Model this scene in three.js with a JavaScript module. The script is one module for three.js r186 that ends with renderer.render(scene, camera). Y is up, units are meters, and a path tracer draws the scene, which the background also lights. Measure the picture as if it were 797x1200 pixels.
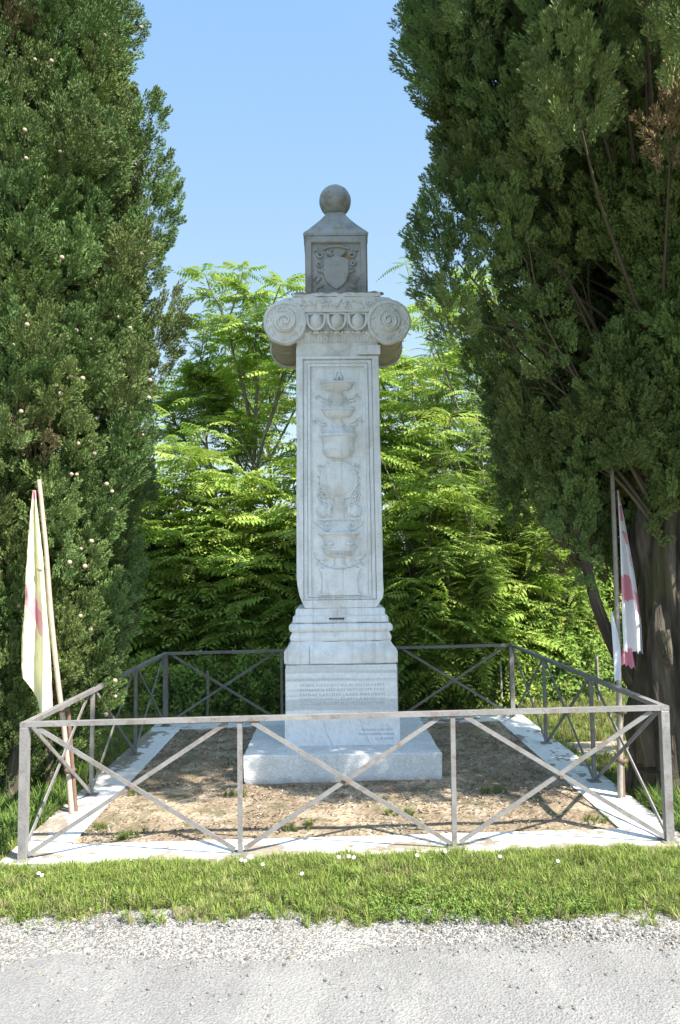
import * as THREE from 'three';
import { mergeGeometries } from 'three/addons/utils/BufferGeometryUtils.js';
import { createNoise3D } from 'simplex-noise';
import { Brush, Evaluator, SUBTRACTION } from 'three-bvh-csg';

// ------------------------------------------------------------------ camera, sky, sun, exposure
const scene = new THREE.Scene();
const camera = new THREE.PerspectiveCamera(66.51, 680 / 1024, 0.05, 2000);
camera.position.set(-0.0936, 1.7805, 5.1301);
camera.rotation.set(0.0751, -0.0134, -0.012, 'YXZ');
const renderer = new THREE.WebGLRenderer({ antialias: true });
renderer.toneMapping = THREE.LinearToneMapping;
renderer.toneMappingExposure = 2.5;
renderer.shadowMap.enabled = true;

const SUN = new THREE.Vector3(0.565, 0.86, 0.496).normalize();
{ // clear early summer sky
  const W = 512, H = 256, data = new Float32Array(W * H * 4);
  for (let j = 0; j < H; j++) for (let i = 0; i < W; i++) {
    const el = ((j + 0.5) / H - 0.5) * Math.PI, az = ((i + 0.5) / W - 0.5) * 2 * Math.PI;
    const x = Math.cos(az) * Math.cos(el), z = Math.sin(az) * Math.cos(el), y = Math.sin(el);
    const c = x * SUN.x + y * SUN.y + z * SUN.z, up = Math.max(0, y);
    const h = Math.pow(1 - up, 2.6), gam = Math.acos(Math.max(-1, Math.min(1, c))), f = (0.91 + 10 * Math.exp(-3 * gam) + 0.45 * c * c) / 1.03 - 1; // clear sky: brighter round the sun
    const k = (j * W + i) * 4, aur = 0.20 * Math.max(0, f);
    data[k] = 0.115 + 0.275 * h + aur * 0.76; data[k + 1] = 0.222 + 0.25 * h + aur * 0.94; data[k + 2] = 0.39 + 0.08 * h + aur * 1.16; data[k + 3] = 1;
  }
  const t = new THREE.DataTexture(data, W, H, THREE.RGBAFormat, THREE.FloatType);
  t.mapping = THREE.EquirectangularReflectionMapping; t.magFilter = THREE.LinearFilter; t.minFilter = THREE.LinearFilter; t.needsUpdate = true;
  scene.background = t; scene.environment = t;
}
const sun = new THREE.DirectionalLight(new THREE.Color(1, 0.95, 0.86), 5);
sun.position.copy(SUN).multiplyScalar(40); sun.castShadow = true; sun.shadow.mapSize.set(4096, 4096);
Object.assign(sun.shadow.camera, { left: -14, right: 14, top: 14, bottom: -14, near: 1, far: 90 });
scene.add(sun, sun.target);

// ------------------------------------------------------------------ helpers
const rng = (s) => () => { s = (s + 0x6d2b79f5) | 0; let t = Math.imul(s ^ (s >>> 15), 1 | s); t = (t + Math.imul(t ^ (t >>> 7), 61 | t)) ^ t; return ((t ^ (t >>> 14)) >>> 0) / 4294967296; };
const N3 = createNoise3D(rng(7));
const V = (x, y, z) => new THREE.Vector3(x, y, z);
const mix = (a, b, t) => a + (b - a) * t, clamp = (x, a = 0, b = 1) => Math.min(b, Math.max(a, x));
const sstep = (a, b, x) => { const t = clamp((x - a) / (b - a)); return t * t * (3 - 2 * t); };
const taken = new Map();
function numbered(n) { const k = taken.get(n) ?? 0; taken.set(n, k + 1); return k ? n + '_' + String(k).padStart(3, '0') : n; }
function tag(o, label, category, group, kind) {
  if (label) o.userData.label = label; if (category) o.userData.category = category;
  if (group) o.userData.group = group; if (kind) o.userData.kind = kind; return o;
}
function thing(name, label, category, pos = [0, 0, 0], group) {
  const g = new THREE.Group(); g.name = numbered(name); g.position.set(...pos); scene.add(g); return tag(g, label, category, group);
}
function part(name, geo, mat, parent) {
  const m = new THREE.Mesh(Array.isArray(geo) ? merge(geo) : geo, mat); m.name = name; m.castShadow = m.receiveShadow = true; parent.add(m); return m;
}
function merge(list) {
  return mergeGeometries(list.map((g) => { const n = g.index ? g.toNonIndexed() : g; for (const k of Object.keys(n.attributes)) if (!['position', 'normal', 'uv'].includes(k)) n.deleteAttribute(k); return n; }));
}
function struct(name, geo, mat) { const m = part(name, geo, mat, scene); m.name = numbered(name); m.userData.kind = 'structure'; return m; }
function triUV(g) { // uv in metres, by the main axis of each face
  g = g.index ? g.toNonIndexed() : g;
  const p = g.attributes.position, uv = new Float32Array(p.count * 2), a = V(), b = V(), c = V(), n = V();
  for (let i = 0; i < p.count; i += 3) {
    a.fromBufferAttribute(p, i); b.fromBufferAttribute(p, i + 1); c.fromBufferAttribute(p, i + 2);
    n.copy(b).sub(a).cross(c.clone().sub(a)); const X = Math.abs(n.x), Y = Math.abs(n.y), Z = Math.abs(n.z);
    [a, b, c].forEach((q, k) => { const [u, v] = X > Y && X > Z ? [q.z + 0.37, q.y] : Y > Z ? [q.x, q.z + 0.61] : [q.x, q.y]; uv[(i + k) * 2] = u; uv[(i + k) * 2 + 1] = v; });
  }
  g.setAttribute('uv', new THREE.BufferAttribute(uv, 2)); return g;
}
function jitter(g, amp, freq, seed = 0) { // worn, slightly uneven faces
  const p = g.attributes.position, n = g.attributes.normal;
  for (let i = 0; i < p.count; i++) {
    const x = p.getX(i) * freq, y = p.getY(i) * freq, z = p.getZ(i) * freq;
    p.setXYZ(i, p.getX(i) + amp * N3(x + seed, y, z), p.getY(i) + amp * N3(x, y + 17 + seed, z), p.getZ(i) + amp * N3(x, y, z + 31 + seed));
  }
  return g;
}
function box(w, h, d, x = 0, y = 0, z = 0, s = [1, 1, 1]) { const g = new THREE.BoxGeometry(w, h, d, ...s); g.translate(x, y, z); return g; }
function bevelBox(w, h, d, x, y, z, b = 0.008) { // box with chamfered edges, centre x y z
  const s = new THREE.Shape(); const a = w / 2 - b, c = h / 2 - b;
  s.moveTo(-a, -c); s.lineTo(a, -c); s.lineTo(a, c); s.lineTo(-a, c); s.closePath();
  const g = new THREE.ExtrudeGeometry(s, { depth: d - 2 * b, bevelEnabled: true, bevelThickness: b, bevelSize: b, bevelSegments: 2 });
  g.translate(x, y, z - d / 2 + b); return g;
}
function bar(a, b, w, h, up = V(0, 1, 0)) { // rectangular bar from a to b
  const d = b.clone().sub(a), L = d.length(), g = bevelBox(w, h, L, 0, 0, 0, Math.min(w, h) * 0.12);
  const zA = d.normalize(), xA = up.clone().cross(zA).normalize(), yA = zA.clone().cross(xA);
  g.applyMatrix4(new THREE.Matrix4().makeBasis(xA, yA, zA).setPosition(a.clone().add(b).multiplyScalar(0.5))); return g;
}
function limb(pts, radii, sides = 7, rough = 0, seed = 0, steps = 4) { // tapered tube through points
  const curve = new THREE.CatmullRomCurve3(pts), n = (pts.length - 1) * steps, P = [], Nn = [], idx = [], uv = [];
  let side = V(1, 0, 0.2).normalize(), L = 0, last = null;
  for (let i = 0; i <= n; i++) {
    const t = i / n, c = curve.getPoint(t), d = curve.getTangent(t), f = t * (radii.length - 1), k = Math.min(radii.length - 2, Math.floor(f)), r = mix(radii[k], radii[k + 1], f - k);
    side.sub(d.clone().multiplyScalar(side.dot(d))).normalize(); const b = d.clone().cross(side);
    if (last) L += last.distanceTo(c); last = c;
    for (let s = 0; s <= sides; s++) {
      const a = (s / sides) * Math.PI * 2, q = side.clone().multiplyScalar(Math.cos(a)).add(b.clone().multiplyScalar(Math.sin(a)));
      const rr = r * (1 + (rough ? rough * N3(Math.cos(a) * 2.6 + seed, Math.sin(a) * 2.6, L * 1.1) + rough * 0.5 * N3(Math.cos(a) * 6 + seed, Math.sin(a) * 6, L * 0.9) + rough * 0.4 * Math.abs(N3(Math.cos(a) * 15 + seed, Math.sin(a) * 15, L * 0.8)) : 0));
      P.push(c.x + q.x * rr, c.y + q.y * rr, c.z + q.z * rr); Nn.push(q.x, q.y, q.z); uv.push((s / sides) * Math.max(0.12, Math.round(r * 12.6) / 2), L);
    }
  }
  for (let i = 0; i < n; i++) for (let s = 0; s < sides; s++) { const a = i * (sides + 1) + s, b = a + sides + 1; idx.push(a, a + 1, b, b, a + 1, b + 1); }
  const g = new THREE.BufferGeometry(); g.setAttribute('position', new THREE.Float32BufferAttribute(P, 3)); g.setAttribute('normal', new THREE.Float32BufferAttribute(Nn, 3));
  g.setAttribute('uv', new THREE.Float32BufferAttribute(uv, 2)); g.setIndex(idx); if (rough) g.computeVertexNormals(); return g;
}
// ---- textures
const hash2 = (x, y, s) => { let h = Math.imul(x, 374761393) + Math.imul(y, 668265263) + Math.imul(s, 974711); h = Math.imul(h ^ (h >>> 13), 1274126177); return ((h ^ (h >>> 16)) >>> 0) / 4294967296; };
function pn(x, y, px, py, s) { // periodic value noise, 0..1
  const ix = Math.floor(x), iy = Math.floor(y), fx = x - ix, fy = y - iy, u = fx * fx * (3 - 2 * fx), v = fy * fy * (3 - 2 * fy);
  const X = (k) => ((k % px) + px) % px, Y = (k) => ((k % py) + py) % py, x0 = X(ix), x1 = X(ix + 1), y0 = Y(iy), y1 = Y(iy + 1);
  return mix(mix(hash2(x0, y0, s), hash2(x1, y0, s), u), mix(hash2(x0, y1, s), hash2(x1, y1, s), u), v);
}
function fb(u, v, fx, fy, oct, s) { let a = 0, w = 0.5, t = 0; for (let o = 0; o < oct; o++) { a += w * pn(u * fx, v * fy, fx, fy, s + o); t += w; w *= 0.55; fx *= 2; fy *= 2; } return a / t; }
const enc = (c) => { c = clamp(c); return 255 * (c <= 0.0031308 ? 12.92 * c : 1.055 * Math.pow(c, 1 / 2.4) - 0.055); };
function tex(w, h, fn, repeat, srgb = true) {
  const d = new Uint8Array(w * h * 4);
  for (let j = 0; j < h; j++) for (let i = 0; i < w; i++) { const c = fn((i + 0.5) / w, (j + 0.5) / h), k = (j * w + i) * 4; for (let q = 0; q < 3; q++) { const x = Array.isArray(c) ? c[q] : c; d[k + q] = srgb ? enc(x) : 255 * clamp(x); } d[k + 3] = 255; }
  const t = new THREE.DataTexture(d, w, h); t.wrapS = t.wrapT = THREE.RepeatWrapping; t.magFilter = THREE.LinearFilter; t.minFilter = THREE.LinearMipmapLinearFilter; t.generateMipmaps = true;
  if (srgb) t.colorSpace = THREE.SRGBColorSpace; if (repeat) t.repeat.set(...repeat); t.needsUpdate = true; return t;
}
const mulc = (c, k) => c.map((x) => x * k), mixc = (a, b, t) => a.map((x, i) => mix(x, b[i], t));
const std = (o) => new THREE.MeshStandardMaterial({ roughness: 0.9, metalness: 0, ...o });
const rgb = (r, g, b) => new THREE.Color().setRGB(r, g, b);

// ------------------------------------------------------------------ materials
const stoneBump = tex(512, 512, (u, v) => 0.5 * fb(u, v, 24, 24, 5, 3) + 0.35 * fb(u, v, 140, 140, 2, 9) + 0.15 * fb(u, v, 5, 5, 3, 4), [1, 1], false);
function stone(base, stain, amount, seed, bump = 0.004, extra) {
  return std({
    map: tex(512, 512, (u, v) => {
      let c = mulc(base, 0.86 + 0.28 * fb(u, v, 18, 18, 5, seed)); const st = sstep(0.5, 0.78, fb(u, v, 4, 4, 5, seed + 20) + 0.16 * (fb(u, v, 60, 60, 2, seed + 5) - 0.5));
      c = mixc(c, stain, st * amount); c = mulc(c, 1 - 0.3 * sstep(0.7, 0.84, fb(u, v, 90, 90, 3, seed + 41))); return extra ? extra(c, u, v) : c;
    }, [1, 1]), bumpMap: stoneBump, bumpScale: bump, roughness: 0.88,
  });
}
const M = {};
M.marble = stone([0.745, 0.76, 0.775], [0.52, 0.48, 0.41], 0.5, 11, 0.004, (c, u, v) => mulc(c, 1 - 0.16 * sstep(0.55, 0.8, fb(u, v, 36, 3, 4, 77))));
M.capital = stone([0.68, 0.67, 0.645], [0.34, 0.30, 0.24], 0.6, 33, 0.006);
M.bolster = stone([0.47, 0.41, 0.32], [0.27, 0.21, 0.14], 0.7, 51, 0.006, (c, u, v) => mulc(c, 0.8 + 0.4 * fb(u, v, 3, 40, 3, 19)));
M.greystone = stone([0.375, 0.375, 0.37], [0.17, 0.155, 0.13], 0.7, 71, 0.008, (c, u, v) => mixc(c, [0.42, 0.25, 0.07], 0.75 * sstep(0.70, 0.80, fb(u, v, 9, 9, 4, 5))));
M.plinth = stone([0.58, 0.585, 0.585], [0.40, 0.38, 0.34], 0.45, 91, 0.008, (c, u, v) => mulc(c, 0.78 + 0.44 * fb(u, v, 130, 130, 2, 13)));
M.iron = std({ color: rgb(0.10, 0.055, 0.035), roughness: 0.85 });
const rustBump = tex(256, 256, (u, v) => fb(u, v, 30, 30, 4, 8), [3, 3], false);
M.metal = std({ map: tex(512, 512, (u, v) => { const n = fb(u, v, 10, 10, 5, 2), r = sstep(0.56, 0.74, fb(u, v, 16, 16, 5, 60)); return mixc(mulc([0.225, 0.212, 0.203], 0.72 + 0.56 * n), [0.155, 0.11, 0.082], r * 0.55); }, [1.3, 1.3]), bumpMap: rustBump, bumpScale: 0.0015, roughness: 0.62, metalness: 0.15 });
M.rust = std({ map: tex(128, 128, (u, v) => mixc([0.12, 0.065, 0.042], [0.20, 0.13, 0.095], fb(u, v, 8, 8, 4, 3)), [4, 4]), roughness: 0.9 });

// ------------------------------------------------------------------ ground, road, terrace
const SLOPE = 0.0115, lie = (x) => SLOPE * clamp(x, -5, 5); // the site climbs slightly to the right
const groundY = (x, z) => -0.105 + 0.062 * sstep(0.95, 0.12, z) + lie(x) + 0.012 * N3(x * 0.9, 3, z * 0.9);
function sheet(xs, zs, yf) {
  const P = [], uv = [], idx = [], n = xs.length;
  for (const z of zs) for (const x of xs) { P.push(x, yf(x, z), z); uv.push(x, -z); }
  for (let j = 0; j < zs.length - 1; j++) for (let i = 0; i < n - 1; i++) { const a = j * n + i; idx.push(a, a + n, a + 1, a + 1, a + n, a + n + 1); }
  const g = new THREE.BufferGeometry(); g.setAttribute('position', new THREE.Float32BufferAttribute(P, 3)); g.setAttribute('uv', new THREE.Float32BufferAttribute(uv, 2)); g.setIndex(idx); g.computeVertexNormals(); return g;
}
const range = (a, b, s) => { const r = []; for (let x = a; x < b + s * 0.5; x += s) r.push(x); return r; };
const far = [-600, -200, -80, -40, -20], farP = [20, 40, 80, 200, 600];
M.soil = std({ map: tex(512, 512, (u, v) => { const a = fb(u, v, 8, 8, 6, 5), b = fb(u, v, 5, 5, 4, 50); return mixc(mulc([0.12, 0.10, 0.06], 0.6 + 0.8 * a), mulc([0.085, 0.115, 0.03], 0.6 + 0.8 * fb(u, v, 40, 40, 3, 8)), sstep(0.30, 0.56, b)); }, [0.16, 0.16]), bumpMap: stoneBump, bumpScale: 0.03, roughness: 1 });
struct('ground', sheet([...far, ...range(-12, 12, 0.25), ...farP], [...far, ...range(-12, -0.25, 0.25), ...range(-0.1, 1.5, 0.1), 4, 8, ...farP], groundY), M.soil);
M.gravelBed = std({ map: tex(1024, 1024, (u, v) => { const s = fb(u, v, 220, 220, 2, 4), b = fb(u, v, 10, 10, 4, 6); return mulc(mixc([0.19, 0.175, 0.155], [0.27, 0.253, 0.23], sstep(0.35, 0.65, s)), (0.78 + 0.4 * b) * (0.72 + 0.5 * sstep(0.25, 0.5, s))); }, [0.5, 0.5]), bumpMap: tex(1024, 1024, (u, v) => fb(u, v, 220, 220, 2, 4), [0.5, 0.5], false), bumpScale: 0.012, roughness: 0.95 });
const roadEdge = (x) => 1.16 + 0.09 * N3(x * 0.7, 1, 5) + 0.05 * N3(x * 2.3, 4, 5), vergeEdge = (x) => 0.80 + 0.045 * x + 0.07 * N3(x * 0.8, 9, 2) + 0.05 * N3(x * 3.1, 2, 2);
{ // gravel shoulder: from the grass verge to the carriageway; the asphalt lies on it
  const xs = [-200, -60, -25, ...range(-12, 12, 0.12), 25, 60, 200], rows = 12, zs = range(0, rows, 1);
  const g = sheet(xs, zs, () => 0), p = g.attributes.position, uv = g.attributes.uv;
  for (let i = 0; i < p.count; i++) { const x = p.getX(i), f = p.getZ(i) / rows, a = vergeEdge(x) - 0.14, z = a + (6.4 - a) * Math.pow(f, 2.2); p.setXYZ(i, x, groundY(x, z) * (1 - f) + f * (-0.105 + lie(x)) + 0.007 + 0.004 * N3(x * 3, 8, z * 3), z); uv.setXY(i, x, -z); }
  g.computeVertexNormals(); struct('gravel_shoulder', g, M.gravelBed);
}
M.asphalt = std({ map: tex(1024, 1024, (u, v) => { const s = fb(u, v, 260, 260, 2, 24), b = fb(u, v, 6, 6, 5, 16), d = sstep(0.5, 0.68, fb(u, v, 9, 4, 5, 66)); return mixc(mulc(mixc([0.19, 0.18, 0.17], [0.235, 0.223, 0.21], sstep(0.35, 0.68, s)), 0.8 + 0.36 * b), mulc([0.27, 0.256, 0.238], 0.75 + 0.5 * s), d * 0.5); }, [0.5, 0.5]), bumpMap: tex(1024, 1024, (u, v) => fb(u, v, 260, 260, 2, 24), [0.5, 0.5], false), bumpScale: 0.006, roughness: 0.92 });
{
  const xs = [-200, -60, -25, ...range(-12, 12, 0.12), 25, 60, 200], g = sheet(xs, range(0, 14, 1), () => 0), p = g.attributes.position, uv = g.attributes.uv;
  for (let i = 0; i < p.count; i++) { const x = p.getX(i), f = p.getZ(i) / 14, a = roadEdge(x), z = a + (5.9 - a) * f * f; p.setXYZ(i, x, -0.105 + lie(x) + 0.021 + 0.002 * N3(x, 8, z), z); uv.setXY(i, x, -z); }
  g.computeVertexNormals(); struct('road', g, M.asphalt);
}
const pathZ = (x) => -2.72 - 0.05 * (x - 2.4) + 0.05 * N3(x * 0.8, 11, 3);
{ // sandy footpath that leaves the terrace to the right
  const g = sheet(range(2.3, 11.9, 0.2), range(0, 6, 1), () => 0), p = g.attributes.position, uv = g.attributes.uv;
  for (let k = 0; k < p.count; k++) { const x = p.getX(k), z = pathZ(x) + (p.getZ(k) / 6 - 0.5) * (0.62 + 0.08 * N3(x, 5, 5)); p.setXYZ(k, x, groundY(x, z) + 0.006, z); uv.setXY(k, x, -z); }
  g.computeVertexNormals(); struct('footpath', g, std({ map: tex(512, 512, (u, v) => mulc([0.33, 0.27, 0.19], 0.7 + 0.6 * fb(u, v, 12, 12, 6, 21)), [0.7, 0.7]), bumpMap: stoneBump, bumpScale: 0.015, roughness: 1 }));
}
// terrace: white painted concrete border round an earthy floor
const TX = 2.2, TI = 1.845, TF = 0.085, TFI = -0.265, TBI = -4.08, TB = -4.40;
function paintTex(w, h, wm, hm, seed, outerFirst) { // u along, v across (v = 0 outside): paint worn to tan concrete and earth
  return tex(w, h, (u, v) => {
    const X = u * wm, Y = v * hm, n = fb(u, v, Math.round(wm * 3), 2, 6, seed), f = fb(u, v, Math.round(wm * 22), Math.round(hm * 22), 4, seed + 9);
    const worn = sstep(0.50, 0.57, n + (f - 0.5) * 0.5 + outerFirst * (0.5 - v) * 0.55 - 0.08), paint = mulc([0.66, 0.65, 0.63], 0.9 + 0.2 * f);
    const conc = mulc([0.27, 0.225, 0.175], 0.7 + 0.6 * fb(u, v, Math.round(wm * 30), Math.round(hm * 30), 3, seed + 3)), earth = sstep(0.62, 0.72, fb(u, v, Math.round(wm * 4), 2, 5, seed + 30));
    return mixc(mixc(paint, conc, worn), [0.15, 0.11, 0.07], earth * 0.55);
  });
}
function borderStrip(x0, x1, z0, z1, map, along) {
  const g = sheet(range(x0, x1, (x1 - x0) / 24), range(z0, z1, (z1 - z0) / 24), (x) => lie(x) ), p = g.attributes.position, uv = g.attributes.uv;
  for (let i = 0; i < p.count; i++) { const a = (p.getX(i) - x0) / (x1 - x0), b = (p.getZ(i) - z0) / (z1 - z0); along === 'x' ? uv.setXY(i, a, z0 < -3 ? b : 1 - b) : uv.setXY(i, b, x0 < 0 ? a : 1 - a); }
  jitter(g, 0.002, 6); g.computeVertexNormals();
  const lo = -0.16, wall = []; // the four upright edges
  for (const [ax, az, bx, bz] of [[x0, z1, x1, z1], [x1, z1, x1, z0], [x1, z0, x0, z0], [x0, z0, x0, z1]]) {
    const q = new THREE.BufferGeometry(); q.setAttribute('position', new THREE.Float32BufferAttribute([ax, lo, az, bx, lo, bz, bx, lie(bx), bz, ax, lo, az, bx, lie(bx), bz, ax, lie(ax), az], 3));
    q.setAttribute('uv', new THREE.Float32BufferAttribute([0, 0, 1, 0, 1, 0.02, 0, 0, 1, 0.02, 0, 0.02], 2)); q.computeVertexNormals(); wall.push(q);
  }
  return merge([g, ...wall]);
}
const concrete = (m) => std({ map: m, bumpMap: stoneBump, bumpScale: 0.004, roughness: 0.9 });
struct('terrace_border_front', borderStrip(-TX, TX, TFI, TF, 0, 'x'), concrete(paintTex(2048, 164, 4.4, 0.35, 5, 0.55)));
struct('terrace_border_back', borderStrip(-TX, TX, TB, TBI, 0, 'x'), concrete(paintTex(1024, 80, 4.4, 0.32, 25, -0.4)));
struct('terrace_border_left', borderStrip(-TX, -TI, TBI + 0.002, TFI - 0.002, 0, 'z'), concrete(paintTex(1536, 144, 3.8, 0.355, 45, 1.0)));
struct('terrace_border_right', borderStrip(TI, TX, TBI + 0.002, TFI - 0.002, 0, 'z'), concrete(paintTex(1536, 144, 3.8, 0.355, 83, 0.35)));
M.floor = std({ map: tex(1024, 1024, (u, v) => {
  const a = fb(u, v, 10, 10, 6, 105), b = fb(u, v, 120, 120, 2, 115), c = fb(u, v, 6, 6, 5, 125), m = fb(u, v, 12, 12, 4, 135);
  let k = mulc(mixc([0.225, 0.167, 0.108], [0.345, 0.27, 0.185], sstep(0.4, 0.65, a)), 0.6 + 0.75 * b); k = mixc(k, [0.10, 0.095, 0.04], 0.55 * sstep(0.56, 0.7, m)); return mixc(k, [0.34, 0.31, 0.27], 0.5 * sstep(0.62, 0.72, c) * sstep(0.4, 0.7, b));
}, [0.5, 0.5]), bumpMap: tex(512, 512, (u, v) => 0.6 * fb(u, v, 10, 10, 5, 105) + 0.4 * fb(u, v, 90, 90, 2, 115), [0.5, 0.5], false), bumpScale: 0.03, roughness: 1 });
struct('terrace_floor', sheet(range(-TI - 0.01, TI + 0.01, 0.0927), range(TBI - 0.01, TFI + 0.01, 0.0923), (x, z) => lie(x) - 0.012 + 0.008 * N3(x * 1.7, 6, z * 1.7)), M.floor);

// ------------------------------------------------------------------ monument
const mon = thing('monument', 'tall white marble pillar with carved scroll capital and stone ball on top', 'monument', [-0.004, 0, -2.5]);
function loft(prof, sub = 14, amp = 0.0025, seed = 0) { // square plan: [half width, height] going up
  const P = [], idx = []; let base = 0;
  const dir = [[0, 1, 1, 0], [1, 0, 0, -1], [0, -1, -1, 0], [-1, 0, 0, 1]]; // outward x z, along x z
  for (const [ox, oz, ax, az] of dir) {
    for (const [w, y] of prof) for (let i = 0; i <= sub; i++) { const t = (i / sub) * 2 - 1; P.push(ox * w + ax * w * t, y, oz * w + az * w * t); }
    for (let j = 0; j < prof.length - 1; j++) for (let i = 0; i < sub; i++) { const a = base + j * (sub + 1) + i, b = a + sub + 1; idx.push(a, a + 1, b, b, a + 1, b + 1); }
    base += prof.length * (sub + 1);
  }
  for (const [k, s] of [[0, -1], [prof.length - 1, 1]]) { const [w, y] = prof[k]; const b = P.length / 3; P.push(-w, y, w, w, y, w, w, y, -w, -w, y, -w); s > 0 ? idx.push(b, b + 1, b + 2, b, b + 2, b + 3) : idx.push(b, b + 2, b + 1, b, b + 3, b + 2); }
  let g = new THREE.BufferGeometry(); g.setAttribute('position', new THREE.Float32BufferAttribute(P, 3)); g.setIndex(idx); g.computeVertexNormals();
  jitter(g, amp, 7, seed); g = g.toNonIndexed(); g.computeVertexNormals(); return crease(g);
}
function crease(g, deg = 38) { // smooth normals within an angle
  g = g.index ? g.toNonIndexed() : g; g.deleteAttribute('normal'); g.computeVertexNormals();
  const p = g.attributes.position, n = g.attributes.normal, map = new Map(), c = Math.cos(deg * Math.PI / 180), out = new Float32Array(n.array.length);
  const key = (i) => Math.round(p.getX(i) * 5e3) + ',' + Math.round(p.getY(i) * 5e3) + ',' + Math.round(p.getZ(i) * 5e3);
  for (let i = 0; i < p.count; i++) { const k = key(i); map.has(k) ? map.get(k).push(i) : map.set(k, [i]); }
  const A = V(), B = V(), S = V();
  for (const list of map.values()) for (const i of list) { A.fromBufferAttribute(n, i); S.set(0, 0, 0); for (const j of list) { B.fromBufferAttribute(n, j); if (A.dot(B) > c) S.add(B); } S.normalize(); out.set([S.x, S.y, S.z], i * 3); }
  g.setAttribute('normal', new THREE.BufferAttribute(out, 3)); return g;
}
const ev = new Evaluator(); ev.attributes = ['position', 'normal']; ev.useGroups = false;
function cut(g, ...tools) { let a = new Brush(g); a.updateMatrixWorld(); for (const t of tools) { const q = t.index ? t.toNonIndexed() : t; q.deleteAttribute('uv'); const b = new Brush(q); b.updateMatrixWorld(); a = ev.evaluate(a, b, SUBTRACTION); } return a.geometry; }
const st = (name, g, m, parent = mon) => part(name, triUV(g), m, parent);

const plinth = st('plinth', loft([[0.82, -0.03], [0.842, 0.01], [0.845, 0.05], [0.846, 0.215], [0.838, 0.2235], [0.70, 0.226], [0.5, 0.2265]], 30, 0.006, 3), M.plinth);
// block with the inscription
const W2 = 1.016, BH = 0.71;
const bands = (v) => 0.5 + 0.5 * Math.sin(v * 40 + 6 * fb(0.3, v, 3, 8, 3, 7));
function bandCol(u, v) { const w = v + 0.02 * (fb(u, v, 6, 6, 4, 9) - 0.5), l = fb(0.2 + 0.15 * u, w, 2, 22, 4, 31), k = fb(u, v, 60, 40, 3, 12); return mulc(mixc([0.52, 0.535, 0.55], [0.74, 0.75, 0.76], sstep(0.32, 0.62, l)), 0.86 + 0.28 * k); }
M.block = std({ map: tex(512, 512, bandCol, [1, 1 / BH]), bumpMap: stoneBump, bumpScale: 0.003, roughness: 0.85 });
st('pedestal_block', loft([[0.503, 0.2], [0.505, 0.24], [0.505, 0.9], [0.498, 0.934]], 12, 0.0015, 9), M.block);
function canvasTex(w, h, draw) { const c = document.createElement('canvas'); c.width = w; c.height = h; draw(c.getContext('2d')); const t = new THREE.CanvasTexture(c); t.colorSpace = THREE.SRGBColorSpace; t.anisotropy = 8; return t; }
const faceTex = canvasTex(1024, 480, (g) => {
  const im = g.createImageData(1024, 480);
  for (let j = 0; j < 480; j++) for (let i = 0; i < 1024; i++) { const c = bandCol(i / 1024, 1 - j / 480 * 0.66), k = (j * 1024 + i) * 4; im.data[k] = enc(c[0]); im.data[k + 1] = enc(c[1]); im.data[k + 2] = enc(c[2]); im.data[k + 3] = 255; }
  g.putImageData(im, 0, 0);
  const rows = ['TEMPE IOCVS HVC PIA SI TOLLIS CAPVT', 'ROMANVM SITE QVI VETVSTATE FERE', 'SIGNAT LABENTE CLADE MALORVM', 'CAESPATO DVO ELEVATVS A HINISIAM', 'QVA TEMP POTENS MAGVELLVS VETVSTE'], rnd = rng(4);
  g.font = '30px serif'; g.fillStyle = 'rgba(84,90,104,0.62)'; g.textBaseline = 'middle';
  rows.forEach((r, i) => { const w = g.measureText(r).width, k = 786 / w; g.save(); g.translate(128, 184 + i * 41); g.scale(k, 1); g.fillText(r, 0, 0); g.restore(); });
  g.globalCompositeOperation = 'source-over'; // weathered letters: flecks of stone over them
  for (let i = 0; i < 900; i++) { const x = 120 + rnd() * 800, y = 165 + rnd() * 210, c = bandCol(x / 1024, 1 - y / 480 * 0.66); g.fillStyle = `rgba(${enc(c[0]) | 0},${enc(c[1]) | 0},${enc(c[2]) | 0},0.75)`; g.fillRect(x, y, 2 + rnd() * 8, 1 + rnd() * 4); }
});
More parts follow.
